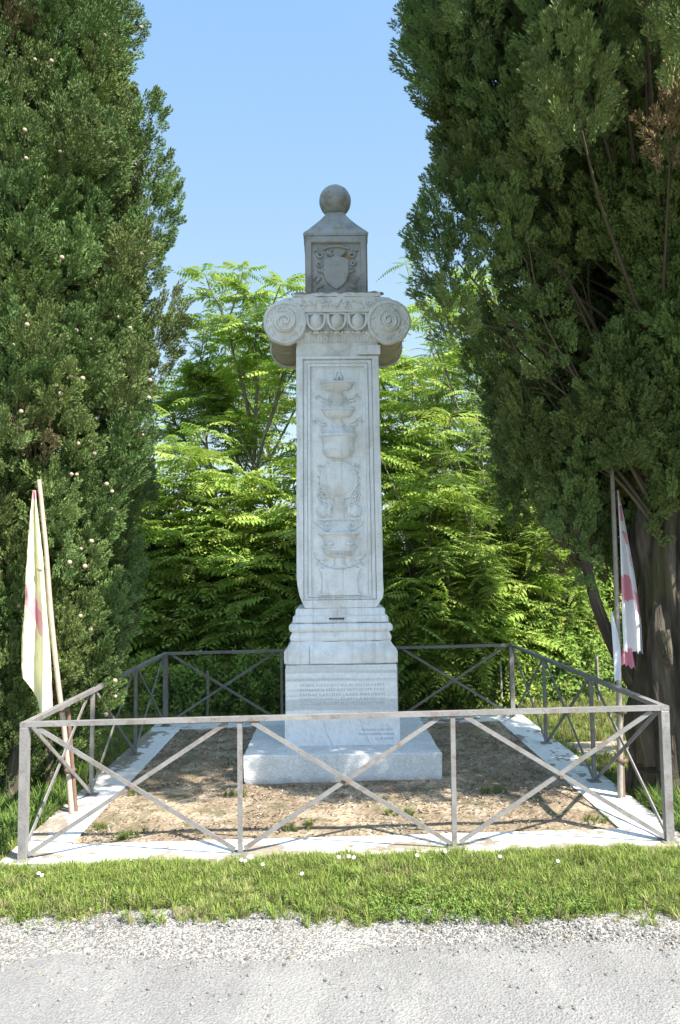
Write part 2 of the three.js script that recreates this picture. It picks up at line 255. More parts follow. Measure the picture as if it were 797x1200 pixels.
{
  const g = bevelBox(1.0, 0.468, 0.012, 0, 0.7, 0.5085, 0.003), p = g.attributes.position, uv = g.attributes.uv;
  for (let i = 0; i < p.count; i++) uv.setXY(i, p.getX(i) / 1.0 + 0.5, (p.getY(i) - 0.466) / 0.468);
  part('inscription_panel', g, std({ map: faceTex, bumpMap: stoneBump, bumpScale: 0.0015, roughness: 0.85 }), mon);
  const pl = canvasTex(1024, 256, (c) => {
    c.fillStyle = '#d8dade'; c.fillRect(0, 0, 1024, 256); const r = rng(8); let q;
    for (let i = 0; i < 2600; i++) { c.fillStyle = `rgba(${(q = 165 + r() * 75 | 0) - 4},${q},${q + 4},0.10)`; const s = 4 + r() * 26; c.beginPath(); c.ellipse(r() * 1024, r() * 256, s, s * 0.5, 1.1, 0, 7); c.fill(); }
    for (const [x, w, a] of [[90, 1, 0.25], [180, 1.5, 0.3], [330, 3.2, 0.6], [470, 1.4, 0.22], [560, 1.6, 0.3], [650, 3.4, 0.62], [880, 1.5, 0.25]]) { c.strokeStyle = `rgba(92,96,98,${a})`; c.lineWidth = w; c.beginPath(); let X = x, Y = 0; c.moveTo(X, Y); while (Y < 256) { Y += 16; X += 5.6 + (r() - 0.5) * 9; c.lineTo(X, Y); } c.stroke(); }
    c.fillStyle = 'rgba(70,78,88,0.9)'; c.font = '22px sans-serif'; c.textAlign = 'right';
    c.fillText('RESTAURATO A CURA DELLA', 958, 128, 330); c.fillText('CASSA DI RISPARMIO DI PARMA', 972, 166, 350); c.fillText('A.D. MCMLXXXVI', 965, 206, 190);
  });
  const q = bevelBox(1.03, 0.255, 0.022, 0.004, 0.352, 0.5165, 0.003), P = q.attributes.position, U = q.attributes.uv;
  for (let i = 0; i < P.count; i++) U.setXY(i, (P.getX(i) + 0.511) / 1.03, (P.getY(i) - 0.2245) / 0.255);
  part('marble_plaque', q, std({ map: pl, roughness: 0.5 }), mon);
}
// base mouldings, with the joint, the crack and the iron clamp
const joint = () => box(0.004, 0.6, 0.05, -0.285, 1.15, 0.5);
st('base_moulding', cut(loft([[0.49, 0.936], [0.509, 0.948], [0.512, 0.96], [0.512, 1.05], [0.505, 1.066], [0.478, 1.10], [0.462, 1.125], [0.455, 1.14], [0.40, 1.141]], 24, 0.004, 5), joint()), M.marble);
st('base_moulding', cut(loft([[0.40, 1.1415], [0.452, 1.1425], [0.462, 1.155], [0.464, 1.18], [0.452, 1.205], [0.444, 1.215], [0.444, 1.226], [0.458, 1.229], [0.468, 1.24], [0.472, 1.262], [0.468, 1.285], [0.455, 1.30], [0.40, 1.301]], 24, 0.003, 8), joint()), M.marble);
st('base_moulding', cut(loft([[0.40, 1.3015], [0.428, 1.3035], [0.438, 1.315], [0.438, 1.35], [0.432, 1.366], [0.415, 1.372], [0.41, 1.378], [0.41, 1.425], [0.40, 1.438], [0.36, 1.439]], 24, 0.004, 12), box(0.004, 0.07, 0.05, -0.03, 1.405, 0.41), box(0.004, 0.05, 0.05, -0.038, 1.33, 0.44), box(0.012, 0.004, 0.05, -0.034, 1.369, 0.43)), M.marble);
part('iron_clamp', merge([bevelBox(0.135, 0.013, 0.012, -0.035, 1.345, 0.446, 0.003), bevelBox(0.012, 0.016, 0.012, -0.098, 1.345, 0.446, 0.003), bevelBox(0.012, 0.016, 0.012, 0.028, 1.345, 0.446, 0.003)]), M.iron, mon);
// shaft with a framed sunk panel
const S0 = 1.441, S1 = 3.80, taper = (g) => { const p = g.attributes.position; for (let i = 0; i < p.count; i++) { const k = 1 - 0.035 * (p.getY(i) - S0) / (S1 - S0); p.setX(i, p.getX(i) * k); } return g; };
function poly(pts, holes = []) { const s = new THREE.Shape(pts.map(([x, y]) => new THREE.Vector2(x, y))); for (const h of holes) s.holes.push(new THREE.Path(h.map(([x, y]) => new THREE.Vector2(x, y)))); return s; }
const rect = (w, a, b) => [[-w, a], [w, a], [w, b], [-w, b]];
const outline = [[-0.325, S0], [-0.01, S0 - 0.001], [0.33, S0], [0.352, 1.462], [0.372, 1.50], [0.396, 1.53], [0.403, 1.60], [0.399, 1.7], [0.4035, 2.1], [0.401, 2.235], [0.3945, 2.24], [0.4005, 2.25], [0.403, 2.8], [0.4, 3.06], [0.403, 3.4], [0.403, S1], [-0.403, S1], [-0.403, 3.2], [-0.399, 3.0], [-0.4035, 2.6], [-0.403, 1.72], [-0.392, 1.63], [-0.375, 1.55], [-0.345, 1.475]];
const ext = (s, d, z, b = 0.004, seg = 2) => { const g = new THREE.ExtrudeGeometry(s, { depth: d, bevelEnabled: b > 0, bevelThickness: b, bevelSize: b, bevelOffset: -b, bevelSegments: seg, curveSegments: 20 }); g.translate(0, 0, z); return g; };
const shaft = st('shaft', taper(ext(poly(outline), 0.756, -0.394, 0.004)), M.marble);
const dark = st('panel_frame', taper(ext(poly(outline.map(([x, y]) => [x * 0.998, y]), [rect(0.338, 1.512, 3.772)]), 0.036, 0.364, 0.005)), M.marble, shaft);
st('panel_moulding', taper(ext(poly(rect(0.334, 1.515, 3.769), [rect(0.298, 1.535, 3.735)]), 0.010, 0.365, 0.004)), M.marble, shaft);
st('panel_moulding', taper(ext(poly(rect(0.294, 1.538, 3.731), [rect(0.266, 1.548, 3.703)]), 0.020, 0.365, 0.005)), M.marble, shaft);
// carved candelabrum on the panel
const PZ = 0.366, rel = (name, g) => st(name, taper(g), M.marble, shaft);
function turned(pts, flat = 0.52, x = 0, seg = 22) { const g = new THREE.LatheGeometry(pts.map(([r, y]) => new THREE.Vector2(Math.max(r, 0.0005), y)), seg, -Math.PI / 2, Math.PI); g.scale(1, 1, flat); g.translate(x, 0, PZ - 0.001); return crease(g, 32); }
function scroll(cx, cy, r, turns, a0, s = 1, rad = 0.008, tailTo) {
  const pts = []; const n = Math.ceil(turns * 14);
  for (let i = 0; i <= n; i++) { const t = i / n, a = a0 + s * t * turns * Math.PI * 2, q = r * (1 - 0.86 * t); pts.push(V(cx + Math.cos(a) * q, cy + Math.sin(a) * q, PZ + 0.006 + 0.012 * t)); }
  if (tailTo) pts.unshift(V(tailTo[0], tailTo[1], PZ + 0.003));
  return new THREE.TubeGeometry(new THREE.CatmullRomCurve3(pts), n * 2, rad, 6);
}
function leafRel(x0, y0, x1, y1, w, t = 0.014) { const g = new THREE.SphereGeometry(1, 12, 8), d = V(x1 - x0, y1 - y0, 0), L = d.length(); g.scale(L / 2, w, t * 1.6); g.rotateZ(Math.atan2(d.y, d.x)); g.translate((x0 + x1) / 2, (y0 + y1) / 2, PZ); return g; }
const both = (f) => [f(-1), f(1)];
rel('relief_flame', merge([leafRel(-0.04, 3.575, 0.0, 3.66, 0.018, 0.02), leafRel(0.045, 3.575, 0.01, 3.65, 0.02, 0.02), leafRel(-0.01, 3.56, 0.012, 3.64, 0.016, 0.025)]));
rel('relief_basin', turned([[0, 3.468], [0.06, 3.47], [0.11, 3.478], [0.135, 3.493], [0.148, 3.515], [0.15, 3.532], [0.172, 3.540], [0.174, 3.548], [0.15, 3.553], [0.0, 3.556]]));
rel('relief_stem', merge([turned([[0.05, 3.29], [0.075, 3.31], [0.05, 3.335], [0.055, 3.37], [0.085, 3.40], [0.088, 3.412], [0.055, 3.42], [0.04, 3.44], [0.045, 3.47]], 0.5), ...both((s) => scroll(s * 0.085, 3.375, 0.028, 1.2, Math.PI / 2, -s, 0.007))]));
rel('relief_basin', turned([[0, 3.212], [0.08, 3.214], [0.12, 3.226], [0.14, 3.25], [0.148, 3.278], [0.165, 3.286], [0.168, 3.298], [0.15, 3.304], [0, 3.308]]));
rel('relief_stem', merge([turned([[0.06, 3.06], [0.1, 3.075], [0.075, 3.1], [0.05, 3.125], [0.065, 3.145], [0.066, 3.155], [0.04, 3.165], [0.045, 3.19], [0.038, 3.215]], 0.5), ...both((s) => leafRel(s * 0.06, 3.30, s * 0.155, 3.325, 0.018)), ...both((s) => scroll(s * 0.155, 3.105, 0.03, 1.1, 1.2, s, 0.006, [s * 0.215, 3.235]))]));
rel('relief_urn', turned([[0, 2.826], [0.06, 2.828], [0.11, 2.84], [0.14, 2.866], [0.152, 2.905], [0.158, 2.908], [0.15, 2.918], [0.154, 2.98], [0.162, 3.028], [0.182, 3.036], [0.186, 3.05], [0.175, 3.062], [0.15, 3.066], [0, 3.07]], 0.52));
for (const s of [-1, 1]) rel('relief_tablet', ext(poly([[s * 0.165 - 0.042, 2.765], [s * 0.165 + 0.042, 2.765], [s * 0.165 + 0.04, 2.845], [s * 0.165 - 0.04, 2.845]]), 0.006, PZ - 0.004, 0.004));
{ const g = new THREE.SphereGeometry(0.163, 30, 16); g.scale(1, 1.0, 0.2); g.translate(0, 2.625, PZ); const ring = new THREE.TorusGeometry(0.168, 0.017, 8, 48); ring.translate(0, 2.625, PZ); rel('relief_medallion', merge([g, ring, ...both((s) => leafRel(s * 0.15, 2.56, s * 0.19, 2.58, 0.012))])); }
rel('relief_stem', turned([[0.06, 2.262], [0.05, 2.30], [0.06, 2.33], [0.07, 2.36], [0.045, 2.39], [0.05, 2.43], [0.06, 2.468]], 0.55));
for (const s of [-1, 1]) {
  rel('relief_scroll', merge([scroll(s * 0.15, 2.49, 0.045, 1.4, s > 0 ? 0.4 : 2.7, s, 0.008, [s * 0.06, 2.44]), leafRel(s * 0.09, 2.455, s * 0.13, 2.52, 0.016), leafRel(s * 0.17, 2.43, s * 0.205, 2.5, 0.012), leafRel(s * 0.11, 2.415, s * 0.17, 2.44, 0.013)]));
  rel('relief_bird', merge([leafRel(s * 0.14, 2.275, s * 0.165, 2.40, 0.052, 0.022), leafRel(s * 0.09, 2.28, s * 0.1, 2.395, 0.026, 0.018), leafRel(s * 0.19, 2.28, s * 0.205, 2.38, 0.016, 0.015), leafRel(s * 0.06, 2.36, s * 0.115, 2.42, 0.015, 0.016)]));
  rel('relief_scroll', merge([scroll(s * 0.118, 2.20, 0.055, 1.25, Math.PI / 2, -s, 0.010, [s * 0.2, 2.25]), leafRel(s * 0.15, 2.175, s * 0.235, 2.235, 0.014)]));
  rel('relief_leaf', merge([leafRel(s * 0.13, 1.885, s * 0.235, 1.91, 0.026, 0.017), leafRel(s * 0.14, 1.855, s * 0.19, 1.865, 0.018, 0.014), leafRel(s * 0.2, 1.905, s * 0.24, 1.955, 0.018, 0.014)]));
}
for (const s of [-1, 1]) for (const [y, k] of [[3.40, 1], [3.17, 1.1], [2.745, 0.9], [2.415, 0.8], [1.835, 1]]) rel('relief_leaf', merge([leafRel(s * 0.11, y - 0.01, s * 0.19 * k, y + 0.045, 0.014, 0.016), leafRel(s * 0.10, y - 0.03, s * 0.175 * k, y - 0.02, 0.012, 0.014), scroll(s * 0.205 * k, y + 0.01, 0.022, 1.1, s > 0 ? 3 : 0, -s, 0.006)]));
{ const l = []; for (let k = 0; k < 22; k++) { const a = (k / 22) * 6.283; l.push(leafRel(Math.cos(a) * 0.178, 2.625 + Math.sin(a) * 0.178, Math.cos(a + 0.16) * 0.205, 2.625 + Math.sin(a + 0.16) * 0.205, 0.010, 0.013)); } rel('relief_wreath', merge(l)); }
rel('relief_shelf', ext(poly(rect(0.2, 2.252, 2.266)), 0.028, PZ - 0.004, 0.004));
{ // gadrooned vase
  const gad = []; for (let i = -9; i <= 9; i++) { const a = (i / 10) * 1.45; gad.push(leafRel(Math.sin(a) * 0.155, 1.975, Math.sin(a) * 0.125, 1.925, 0.0065, 0.012).translate(0, 0, Math.cos(a) * 0.074)); }
  rel('relief_vase', merge([turned([[0, 1.905], [0.06, 1.907], [0.10, 1.918], [0.13, 1.94], [0.15, 1.97], [0.158, 1.992], [0.172, 2.0], [0.168, 2.012], [0.142, 2.016], [0.146, 2.06], [0.156, 2.09], [0.178, 2.11], [0.2, 2.118], [0.2, 2.13], [0.17, 2.136], [0, 2.14]], 0.52), ...gad, ...both((s) => leafRel(s * 0.05, 2.03, s * 0.13, 2.025, 0.018).translate(0, 0, 0.068))]));
}
rel('relief_stem', turned([[0.085, 1.80], [0.1, 1.812], [0.06, 1.83], [0.05, 1.845], [0.06, 1.852], [0.05, 1.86], [0.052, 1.905]], 0.55));
rel('relief_pedestal', ext(poly([[-0.2, 1.552], [0.2, 1.552], [0.198, 1.566], [0.172, 1.576], [0.164, 1.62], [0.162, 1.70], [0.168, 1.75], [0.19, 1.79], [0.19, 1.805], [-0.19, 1.805], [-0.19, 1.79], [-0.168, 1.75], [-0.162, 1.70], [-0.164, 1.62], [-0.172, 1.576], [-0.198, 1.566]]), 0.026, PZ - 0.004, 0.006));
{ const l = []; for (let i = -4; i <= 4; i++) l.push(leafRel(i * 0.045 - 0.02, 1.535, i * 0.045 + 0.018, 1.518, 0.011, 0.012)); rel('relief_leaf', merge(l)); }

// capital
const cap = st('capital', loft([[0.386, 3.803], [0.388, 3.81], [0.386, 3.87], [0.382, 3.90], [0.378, 3.93], [0.39, 3.94], [0.392, 4.0], [0.40, 4.006], [0.402, 4.03], [0.378, 4.04], [0.374, 4.19], [0.41, 4.2], [0.41, 4.215]], 20, 0.003, 21), M.capital);
st('corner_repair', bevelBox(0.215, 0.088, 0.06, 0.298, 3.853, 0.392, 0.006), M.marble, cap);
{ // abacus band that runs into the volutes, with leaf scrolls
  const band = ext(poly([[-0.56, 4.215], [0.56, 4.215], [0.585, 4.25], [0.57, 4.30], [0.5, 4.355], [0.43, 4.366], [-0.43, 4.366], [-0.5, 4.355], [-0.575, 4.30], [-0.585, 4.25]]), 0.82, -0.41, 0.008);
  st('abacus', band, M.capital, cap);
  const r = rng(44), lf = [];
  for (let i = 0; i < 46; i++) { const x = mix(-0.53, 0.53, i / 45), y = mix(4.262, 4.335, r()), a = r() * 6.28, l = 0.014 + r() * 0.02; const e = leafRel(x - Math.cos(a) * l, y - Math.sin(a) * l, x + Math.cos(a) * l, y + Math.sin(a) * l, 0.008, 0.010); e.translate(0, 0, 0.419 - PZ); lf.push(e); }
  for (const cx of [-0.3, -0.1, 0.1, 0.3]) lf.push(scroll(cx, 4.30, 0.03, 1.2, r() * 6, cx > 0 ? 1 : -1, 0.006).translate(0, 0, 0.415 - PZ));
  st('abacus_relief', lf.length ? merge(lf) : null, M.capital, cap);
  st('abacus_fillet', bevelBox(1.06, 0.022, 0.03, 0, 4.228, 0.412, 0.006), M.capital, cap);
  const top = jitter(box(0.83, 0.036, 0.83, -0.005, 4.386, 0.0, [30, 2, 30]), 0.010, 9, 4); st('abacus_top', crease(top), M.capital, cap);
  st('broken_ledge', jitter(new THREE.IcosahedronGeometry(0.06, 3).scale(1.9, 0.24, 1).translate(0.34, 4.413, 0.36), 0.01, 14), M.greystone, cap);
  st('broken_ledge', jitter(new THREE.IcosahedronGeometry(0.06, 3).scale(1.7, 0.22, 1).translate(-0.33, 4.408, 0.37), 0.01, 14), M.greystone, cap);
}
for (const x of [-0.197, 0, 0.197]) { // egg and dart
  st('egg', new THREE.SphereGeometry(1, 24, 16).scale(0.06, 0.078, 0.055).translate(x, 4.128, 0.398), M.capital, cap);
  const pts = []; for (let i = 0; i <= 18; i++) { const a = Math.PI * (0.02 + 0.96 * i / 18); pts.push(V(x - Math.cos(a) * 0.082, 4.148 - Math.sin(a) * 0.098, 0.418)); } pts.unshift(V(x - 0.086, 4.2, 0.415)); pts.push(V(x + 0.086, 4.2, 0.415));
  st('egg_rim', new THREE.TubeGeometry(new THREE.CatmullRomCurve3(pts), 40, 0.0145, 8), M.capital, cap);
}
for (const x of [-0.295, -0.0985, 0.0985, 0.295]) st('dart', new THREE.ConeGeometry(0.014, 0.14, 6).rotateX(Math.PI).translate(x, 4.125, 0.408), M.capital, cap);
{ const bd = []; for (let i = -5; i <= 5; i++) { bd.push(new THREE.SphereGeometry(1, 12, 8).scale(i % 2 ? 0.012 : 0.036, 0.017, 0.02).translate(i * 0.0495, 4.021, 0.408)); } for (const b of bd) st('bead', b, M.capital, cap); }
for (let i = -11; i <= 11; i++) st('flute', new THREE.CapsuleGeometry(0.008, 0.04, 3, 6).scale(1, 1, 0.8).translate(i * 0.0285, 3.966, 0.3935), M.capital, cap);
for (const s of [-1, 1]) { // volutes and the rolls behind them
  const cx = s * 0.489, cy = 4.105, R = 0.203;
  const roll = new THREE.LatheGeometry([[0.19, -0.40], [0.192, -0.36], [0.182, -0.30], [0.170, -0.15], [0.166, -0.03], [0.174, -0.02], [0.174, 0.02], [0.166, 0.03], [0.170, 0.15], [0.182, 0.30], [0.192, 0.36], [0.19, 0.40]].map(([a, b]) => new THREE.Vector2(a, b)), 40).rotateX(Math.PI / 2).translate(cx, cy, 0);
  st('scroll_roll', crease(jitter(roll, 0.004, 8)), M.bolster, cap);
  for (const f of [1, -1]) {
    const pts = []; for (let i = 0; i < 60; i++) { const a = (i / 60) * Math.PI * 2, q = R * (1 + 0.025 * Math.sin(a * 7 + s) * Math.max(0, -Math.sin(a)) + 0.006 * Math.sin(a * 17)) * (Math.sin(a) > 0 ? 1 + 0.1 * Math.sin(a) : 1); pts.push([cx + Math.cos(a) * q, cy + Math.sin(a) * q]); }
    const disc = ext(poly(pts), 0.045, f > 0 ? 0.395 : -0.44, 0.007, 3); const vol = st('volute', disc, M.capital, cap);
    if (f < 0) continue;
    // coil: a spiral band that rises towards the eye
    const spiral = (t) => { const an = Math.PI / 2 + s * (-0.5 + t * 1.75 * Math.PI * 2), q = 0.098 * Math.pow(1 - t, 0.85) + 0.008; return [cx + Math.cos(an) * q, cy + 0.012 + Math.sin(an) * q]; };
    const ridge = []; for (let i = 0; i <= 80; i++) { const [x, y] = spiral(i / 80); ridge.push(V(x, y, 0.476 + 0.014 * i / 80)); }
    const bossPts = []; for (let i = 0; i < 44; i++) { const an = (i / 44) * 6.2832; bossPts.push([cx + Math.cos(an) * 0.106, cy + 0.012 + Math.sin(an) * 0.103]); }
    part('volute_coil', triUV(merge([new THREE.TubeGeometry(new THREE.CatmullRomCurve3(ridge), 140, 0.0135, 8), ext(poly(bossPts), 0.034, 0.436, 0.008, 3), new THREE.SphereGeometry(0.024, 16, 10).scale(1, 1, 0.6).translate(cx, cy + 0.012, 0.488)])), M.capital, cap);
    const r = rng(60 + s), lf = [];
    for (let i = 0; i < 54; i++) { const a = r() * 6.283, q = mix(0.125, 0.186, r()), x = cx + Math.cos(a) * q, y = cy + Math.sin(a) * q, b = a + 1.2 + r(), l = 0.008 + r() * 0.013; lf.push(leafRel(x - Math.cos(b) * l, y - Math.sin(b) * l, x + Math.cos(b) * l, y + Math.sin(b) * l, 0.0055, 0.007).translate(0, 0, 0.4465 - PZ)); }
    const rim = new THREE.TorusGeometry(0.188, 0.013, 8, 60).translate(cx, cy + 0.004, 0.447); lf.push(rim);
    part('volute_relief', triUV(merge(lf)), M.capital, cap);
  }
}
// armorial box, cap stone and ball
const die = st('armorial_block', loft([[0.298, 4.40], [0.3, 4.43], [0.301, 4.99], [0.299, 5.0]], 16, 0.003, 31), M.greystone);
st('shield_frame', ext(poly(rect(0.29, 4.415, 4.995), [rect(0.236, 4.44, 4.935)]), 0.03, 0.296, 0.008), M.greystone, die);
{
  const sh = new THREE.Shape(); sh.moveTo(0, 4.475); sh.bezierCurveTo(0.07, 4.505, 0.122, 4.57, 0.122, 4.65); sh.lineTo(0.118, 4.76); sh.bezierCurveTo(0.10, 4.80, 0.04, 4.79, 0, 4.81); sh.bezierCurveTo(-0.04, 4.79, -0.10, 4.80, -0.118, 4.76); sh.lineTo(-0.122, 4.65); sh.bezierCurveTo(-0.122, 4.57, -0.07, 4.505, 0, 4.475);
  st('shield', ext(sh, 0.022, 0.298, 0.008, 3), M.greystone, die);
  const up = 0.303 - PZ, r = rng(71), o = [];
  for (const s of [-1, 1]) { o.push(leafRel(s * 0.11, 4.64, s * 0.185, 4.665, 0.014, 0.018).translate(0, 0, up), leafRel(s * 0.03, 4.80, s * 0.10, 4.845, 0.018, 0.024).translate(0, 0, up + 0.012), scroll(s * 0.15, 4.82, 0.04, 1.3, 1.5, -s, 0.011).translate(0, 0, up), scroll(s * 0.165, 4.73, 0.03, 1.3, 0, s, 0.010).translate(0, 0, up), leafRel(s * 0.14, 4.6, s * 0.2, 4.54, 0.016, 0.016).translate(0, 0, up), leafRel(s * 0.12, 4.52, s * 0.2, 4.49, 0.014, 0.016).translate(0, 0, up), leafRel(s * 0.19, 4.62, s * 0.22, 4.57, 0.012, 0.014).translate(0, 0, up), leafRel(s * 0.17, 4.88, s * 0.215, 4.85, 0.014, 0.014).translate(0, 0, up)); }
  const arc = []; for (let i = 0; i <= 16; i++) { const t = i / 8 - 1; arc.push(V(t * 0.125, 4.905 - 0.028 * t * t, 0.308)); } o.push(new THREE.TubeGeometry(new THREE.CatmullRomCurve3(arc), 20, 0.013, 6));
  for (let i = 0; i < 26; i++) { const x = (r() * 2 - 1) * 0.215, y = mix(4.46, 4.9, r()); if (Math.abs(x) < 0.13 && y < 4.82) continue; const a = r() * 6; o.push(leafRel(x, y, x + Math.cos(a) * 0.03, y + Math.sin(a) * 0.03, 0.008, 0.010).translate(0, 0, up)); }
  st('shield_ornament', merge(o), M.greystone, die);
}
st('cap_stone', loft([[0.30, 5.002], [0.312, 5.01], [0.315, 5.03], [0.308, 5.046], [0.262, 5.10], [0.205, 5.165], [0.15, 5.24], [0.112, 5.30], [0.088, 5.335], [0.08, 5.352]], 14, 0.004, 41), M.greystone);
st('stone_ball', jitter(new THREE.SphereGeometry(0.161, 48, 32).translate(0, 5.5, 0), 0.0025, 9), M.greystone);

// ------------------------------------------------------------------ iron railing round the terrace
const FX = 2.063, FB = -4.297, FH = 0.86;
const rail = thing('metal_railing', 'weathered brown iron railing with crossed braces around the monument terrace', 'railing', [0, 0, 0]);
{
  const corners = [[-FX, 0], [FX, 0], [FX, FB], [-FX, FB]], wob = rng(91);
  const metalUV = (g) => triUV(g);
  for (let s = 0; s < 4; s++) {
    const [ax, az] = corners[s], [bx, bz] = corners[(s + 1) % 4], nx = s === 0 ? 0 : s === 1 ? -1 : s === 2 ? 0 : 1, nz = s === 0 ? -1 : s === 2 ? 1 : 0;
    const at = (t, y) => { const x = mix(ax, bx, t), z = mix(az, bz, t); return V(x, y + lie(x), z); };
    part('top_rail', metalUV(bar(at(s % 2 ? 0.0072 : -0.0072, FH - 0.015), at(s % 2 ? 0.9928 : 1.0072, FH - 0.015), 0.045, 0.03)), M.metal, rail);
    for (let k = 0; k < 3; k++) {
      const w = k === 0 ? 0.052 : 0.03, p = at(k / 3, 0), q = at(k / 3, FH - 0.031); p.y -= 0.01; if (k) p.x += (wob() - 0.5) * 0.012;
      part('post', metalUV(bar(p, q, w, k === 0 ? w : 0.028, V(nx || (nz ? 0 : 1), 0, nz))), M.metal, rail);
      const fp = at(k / 3, 0.004); part('foot_plate', metalUV(bevelBox(0.10, 0.008, 0.10, fp.x, fp.y, fp.z, 0.002)), M.metal, rail);
      const off = (pt, d) => pt.add(V(nx * d, 0, nz * d)), e = 0.018 / 4.2, tA = k / 3 + 0.03 / 4.2, tB = (k + 1) / 3 - 0.03 / 4.2, lo = 0.03, hi = FH - 0.036;
      part('brace', metalUV(bar(off(at(tA, lo), 0.001), off(at(tB - 0.05 / 4.2, hi), 0.001), 0.009, 0.028)), M.metal, rail);
      part('brace', metalUV(bar(off(at(tB, lo), -0.0105), off(at(tA + 0.05 / 4.2, hi), -0.0105), 0.009, 0.028)), M.metal, rail);
      const c = off(at((k + 0.5) / 3, (lo + hi) / 2), -0.02), bolt = new THREE.CylinderGeometry(0.012, 0.013, 0.016, 6); bolt.rotateX(Math.PI / 2); if (nx) bolt.rotateY(Math.PI / 2); bolt.translate(c.x, c.y, c.z);
      part('bolt', bolt, M.rust, rail);
    }
  }
}
// ------------------------------------------------------------------ flags on poles
M.poleWood = std({ map: tex(128, 512, (u, v) => mixc([0.30, 0.23, 0.17], [0.44, 0.37, 0.31], fb(u, v, 6, 30, 4, 5)), [8, 1]), roughness: 0.85 });
M.poleGrey = std({ map: tex(128, 512, (u, v) => mixc([0.22, 0.19, 0.155], [0.38, 0.345, 0.30], fb(u, v, 6, 30, 4, 15)), [8, 1]), roughness: 0.85 });
function cloth(rows, cols, fn) { // fn(u, v) -> point, u across 0..1, v down 0..1; both sides drawn, with a little thickness from its folds
  const P = [], uv = [], idx = [];
  for (let j = 0; j <= rows; j++) for (let i = 0; i <= cols; i++) { const q = fn(i / cols, j / rows); P.push(q.x, q.y, q.z); uv.push(i / cols, 1 - j / rows); }
  for (let j = 0; j < rows; j++) for (let i = 0; i < cols; i++) { const a = j * (cols + 1) + i, b = a + cols + 1; idx.push(a, b, a + 1, a + 1, b, b + 1); }
  const g = new THREE.BufferGeometry(); g.setAttribute('position', new THREE.Float32BufferAttribute(P, 3)); g.setAttribute('uv', new THREE.Float32BufferAttribute(uv, 2)); g.setIndex(idx); g.computeVertexNormals(); return g;
}
const lerpList = (l, t) => { const f = t * (l.length - 1), k = Math.min(l.length - 2, Math.floor(f)); return mix(l[k], l[k + 1], f - k); };
const fabric = (map) => new THREE.MeshPhysicalMaterial({ map, roughness: 1, transmission: 0.28, thickness: 0, side: THREE.DoubleSide });
{
  const f = thing('flag', 'faded yellow and pink flag hanging folded on a leaning wooden pole', 'flag', [-2.076, -0.024, -0.976]);
  const top = V(-0.301, 2.545, -0.02), foot = V(0, -0.01, 0), on = (t) => foot.clone().lerp(top, t).add(V(0.008 * Math.sin(t * 9), 0, 0));
  part('pole', limb([0, 0.2, 0.4, 0.6, 0.8, 1].map(on), [0.021, 0.02, 0.019, 0.019, 0.017, 0.017], 10, 0.05), M.poleWood, f);
  part('pole_holder', limb([V(0.022, -0.01, -0.035), V(-0.012, 0.35, -0.035), V(-0.052, 0.78, -0.035)], [0.017, 0.017], 8), M.rust, f);
  for (const t of [0.125, 0.305]) part('clamp', new THREE.TorusGeometry(0.034, 0.011, 6, 16).scale(1, 1, 1.6).rotateX(Math.PI / 2).translate(on(t).x + 0.006, on(t).y, -0.018), M.rust, f);
  const map = canvasTex(512, 1024, (g) => {
    g.fillStyle = '#ece7bd'; g.fillRect(0, 0, 512, 1024); g.fillStyle = '#e0a3ac';
    g.fillRect(0, 0, 512, 46); g.beginPath(); g.moveTo(0, 515); g.lineTo(200, 535); g.lineTo(330, 575); g.lineTo(330, 690); g.lineTo(180, 655); g.lineTo(0, 630); g.fill(); g.fillRect(470, 900, 42, 124);
    const r = rng(5); for (let i = 0; i < 500; i++) { g.fillStyle = `rgba(${200 + r() * 40 | 0},${190 + r() * 40 | 0},150,0.10)`; g.fillRect(r() * 512, r() * 1024, 10 + r() * 40, 2 + r() * 10); }
  });
  // the cloth hangs from the pole head in deep folds; left free edge, right edge on the pole
  part('cloth', cloth(70, 60, (u, v) => {
    const y = mix(2.46, lerpList([1.02, 0.93, 0.77, 0.74, 0.75, 0.80], u), v), pole = foot.clone().lerp(top, clamp((y + 0.01) / 2.555));
    const wd = lerpList([0.02, 0.055, 0.085, 0.11, 0.14, 0.16, 0.19, 0.21, 0.205], v), left = pole.x - 0.02 - wd - (v > 0.6 ? 0.06 * (v - 0.6) : 0);
    const s = u + 0.06 * Math.sin(u * 11) * (1 - 0.2 * v), x = mix(left, left + wd * (v > 0.75 ? 1 - 0.25 * (v - 0.75) : 1), s);
    const z = 0.012 + (0.014 + 0.045 * v) * Math.sin(u * 9.5 + 0.4 + 0.8 * v) + 0.010 * v * Math.sin(u * 21 + v * 7) + 0.006 * N3(u * 5, v * 14, 2) + 0.02 * Math.sin(v * 5 + u * 3) * v;
    return V(x, y + 0.012 * Math.sin(u * 24) * v, z);
  }), fabric(map), f);
}
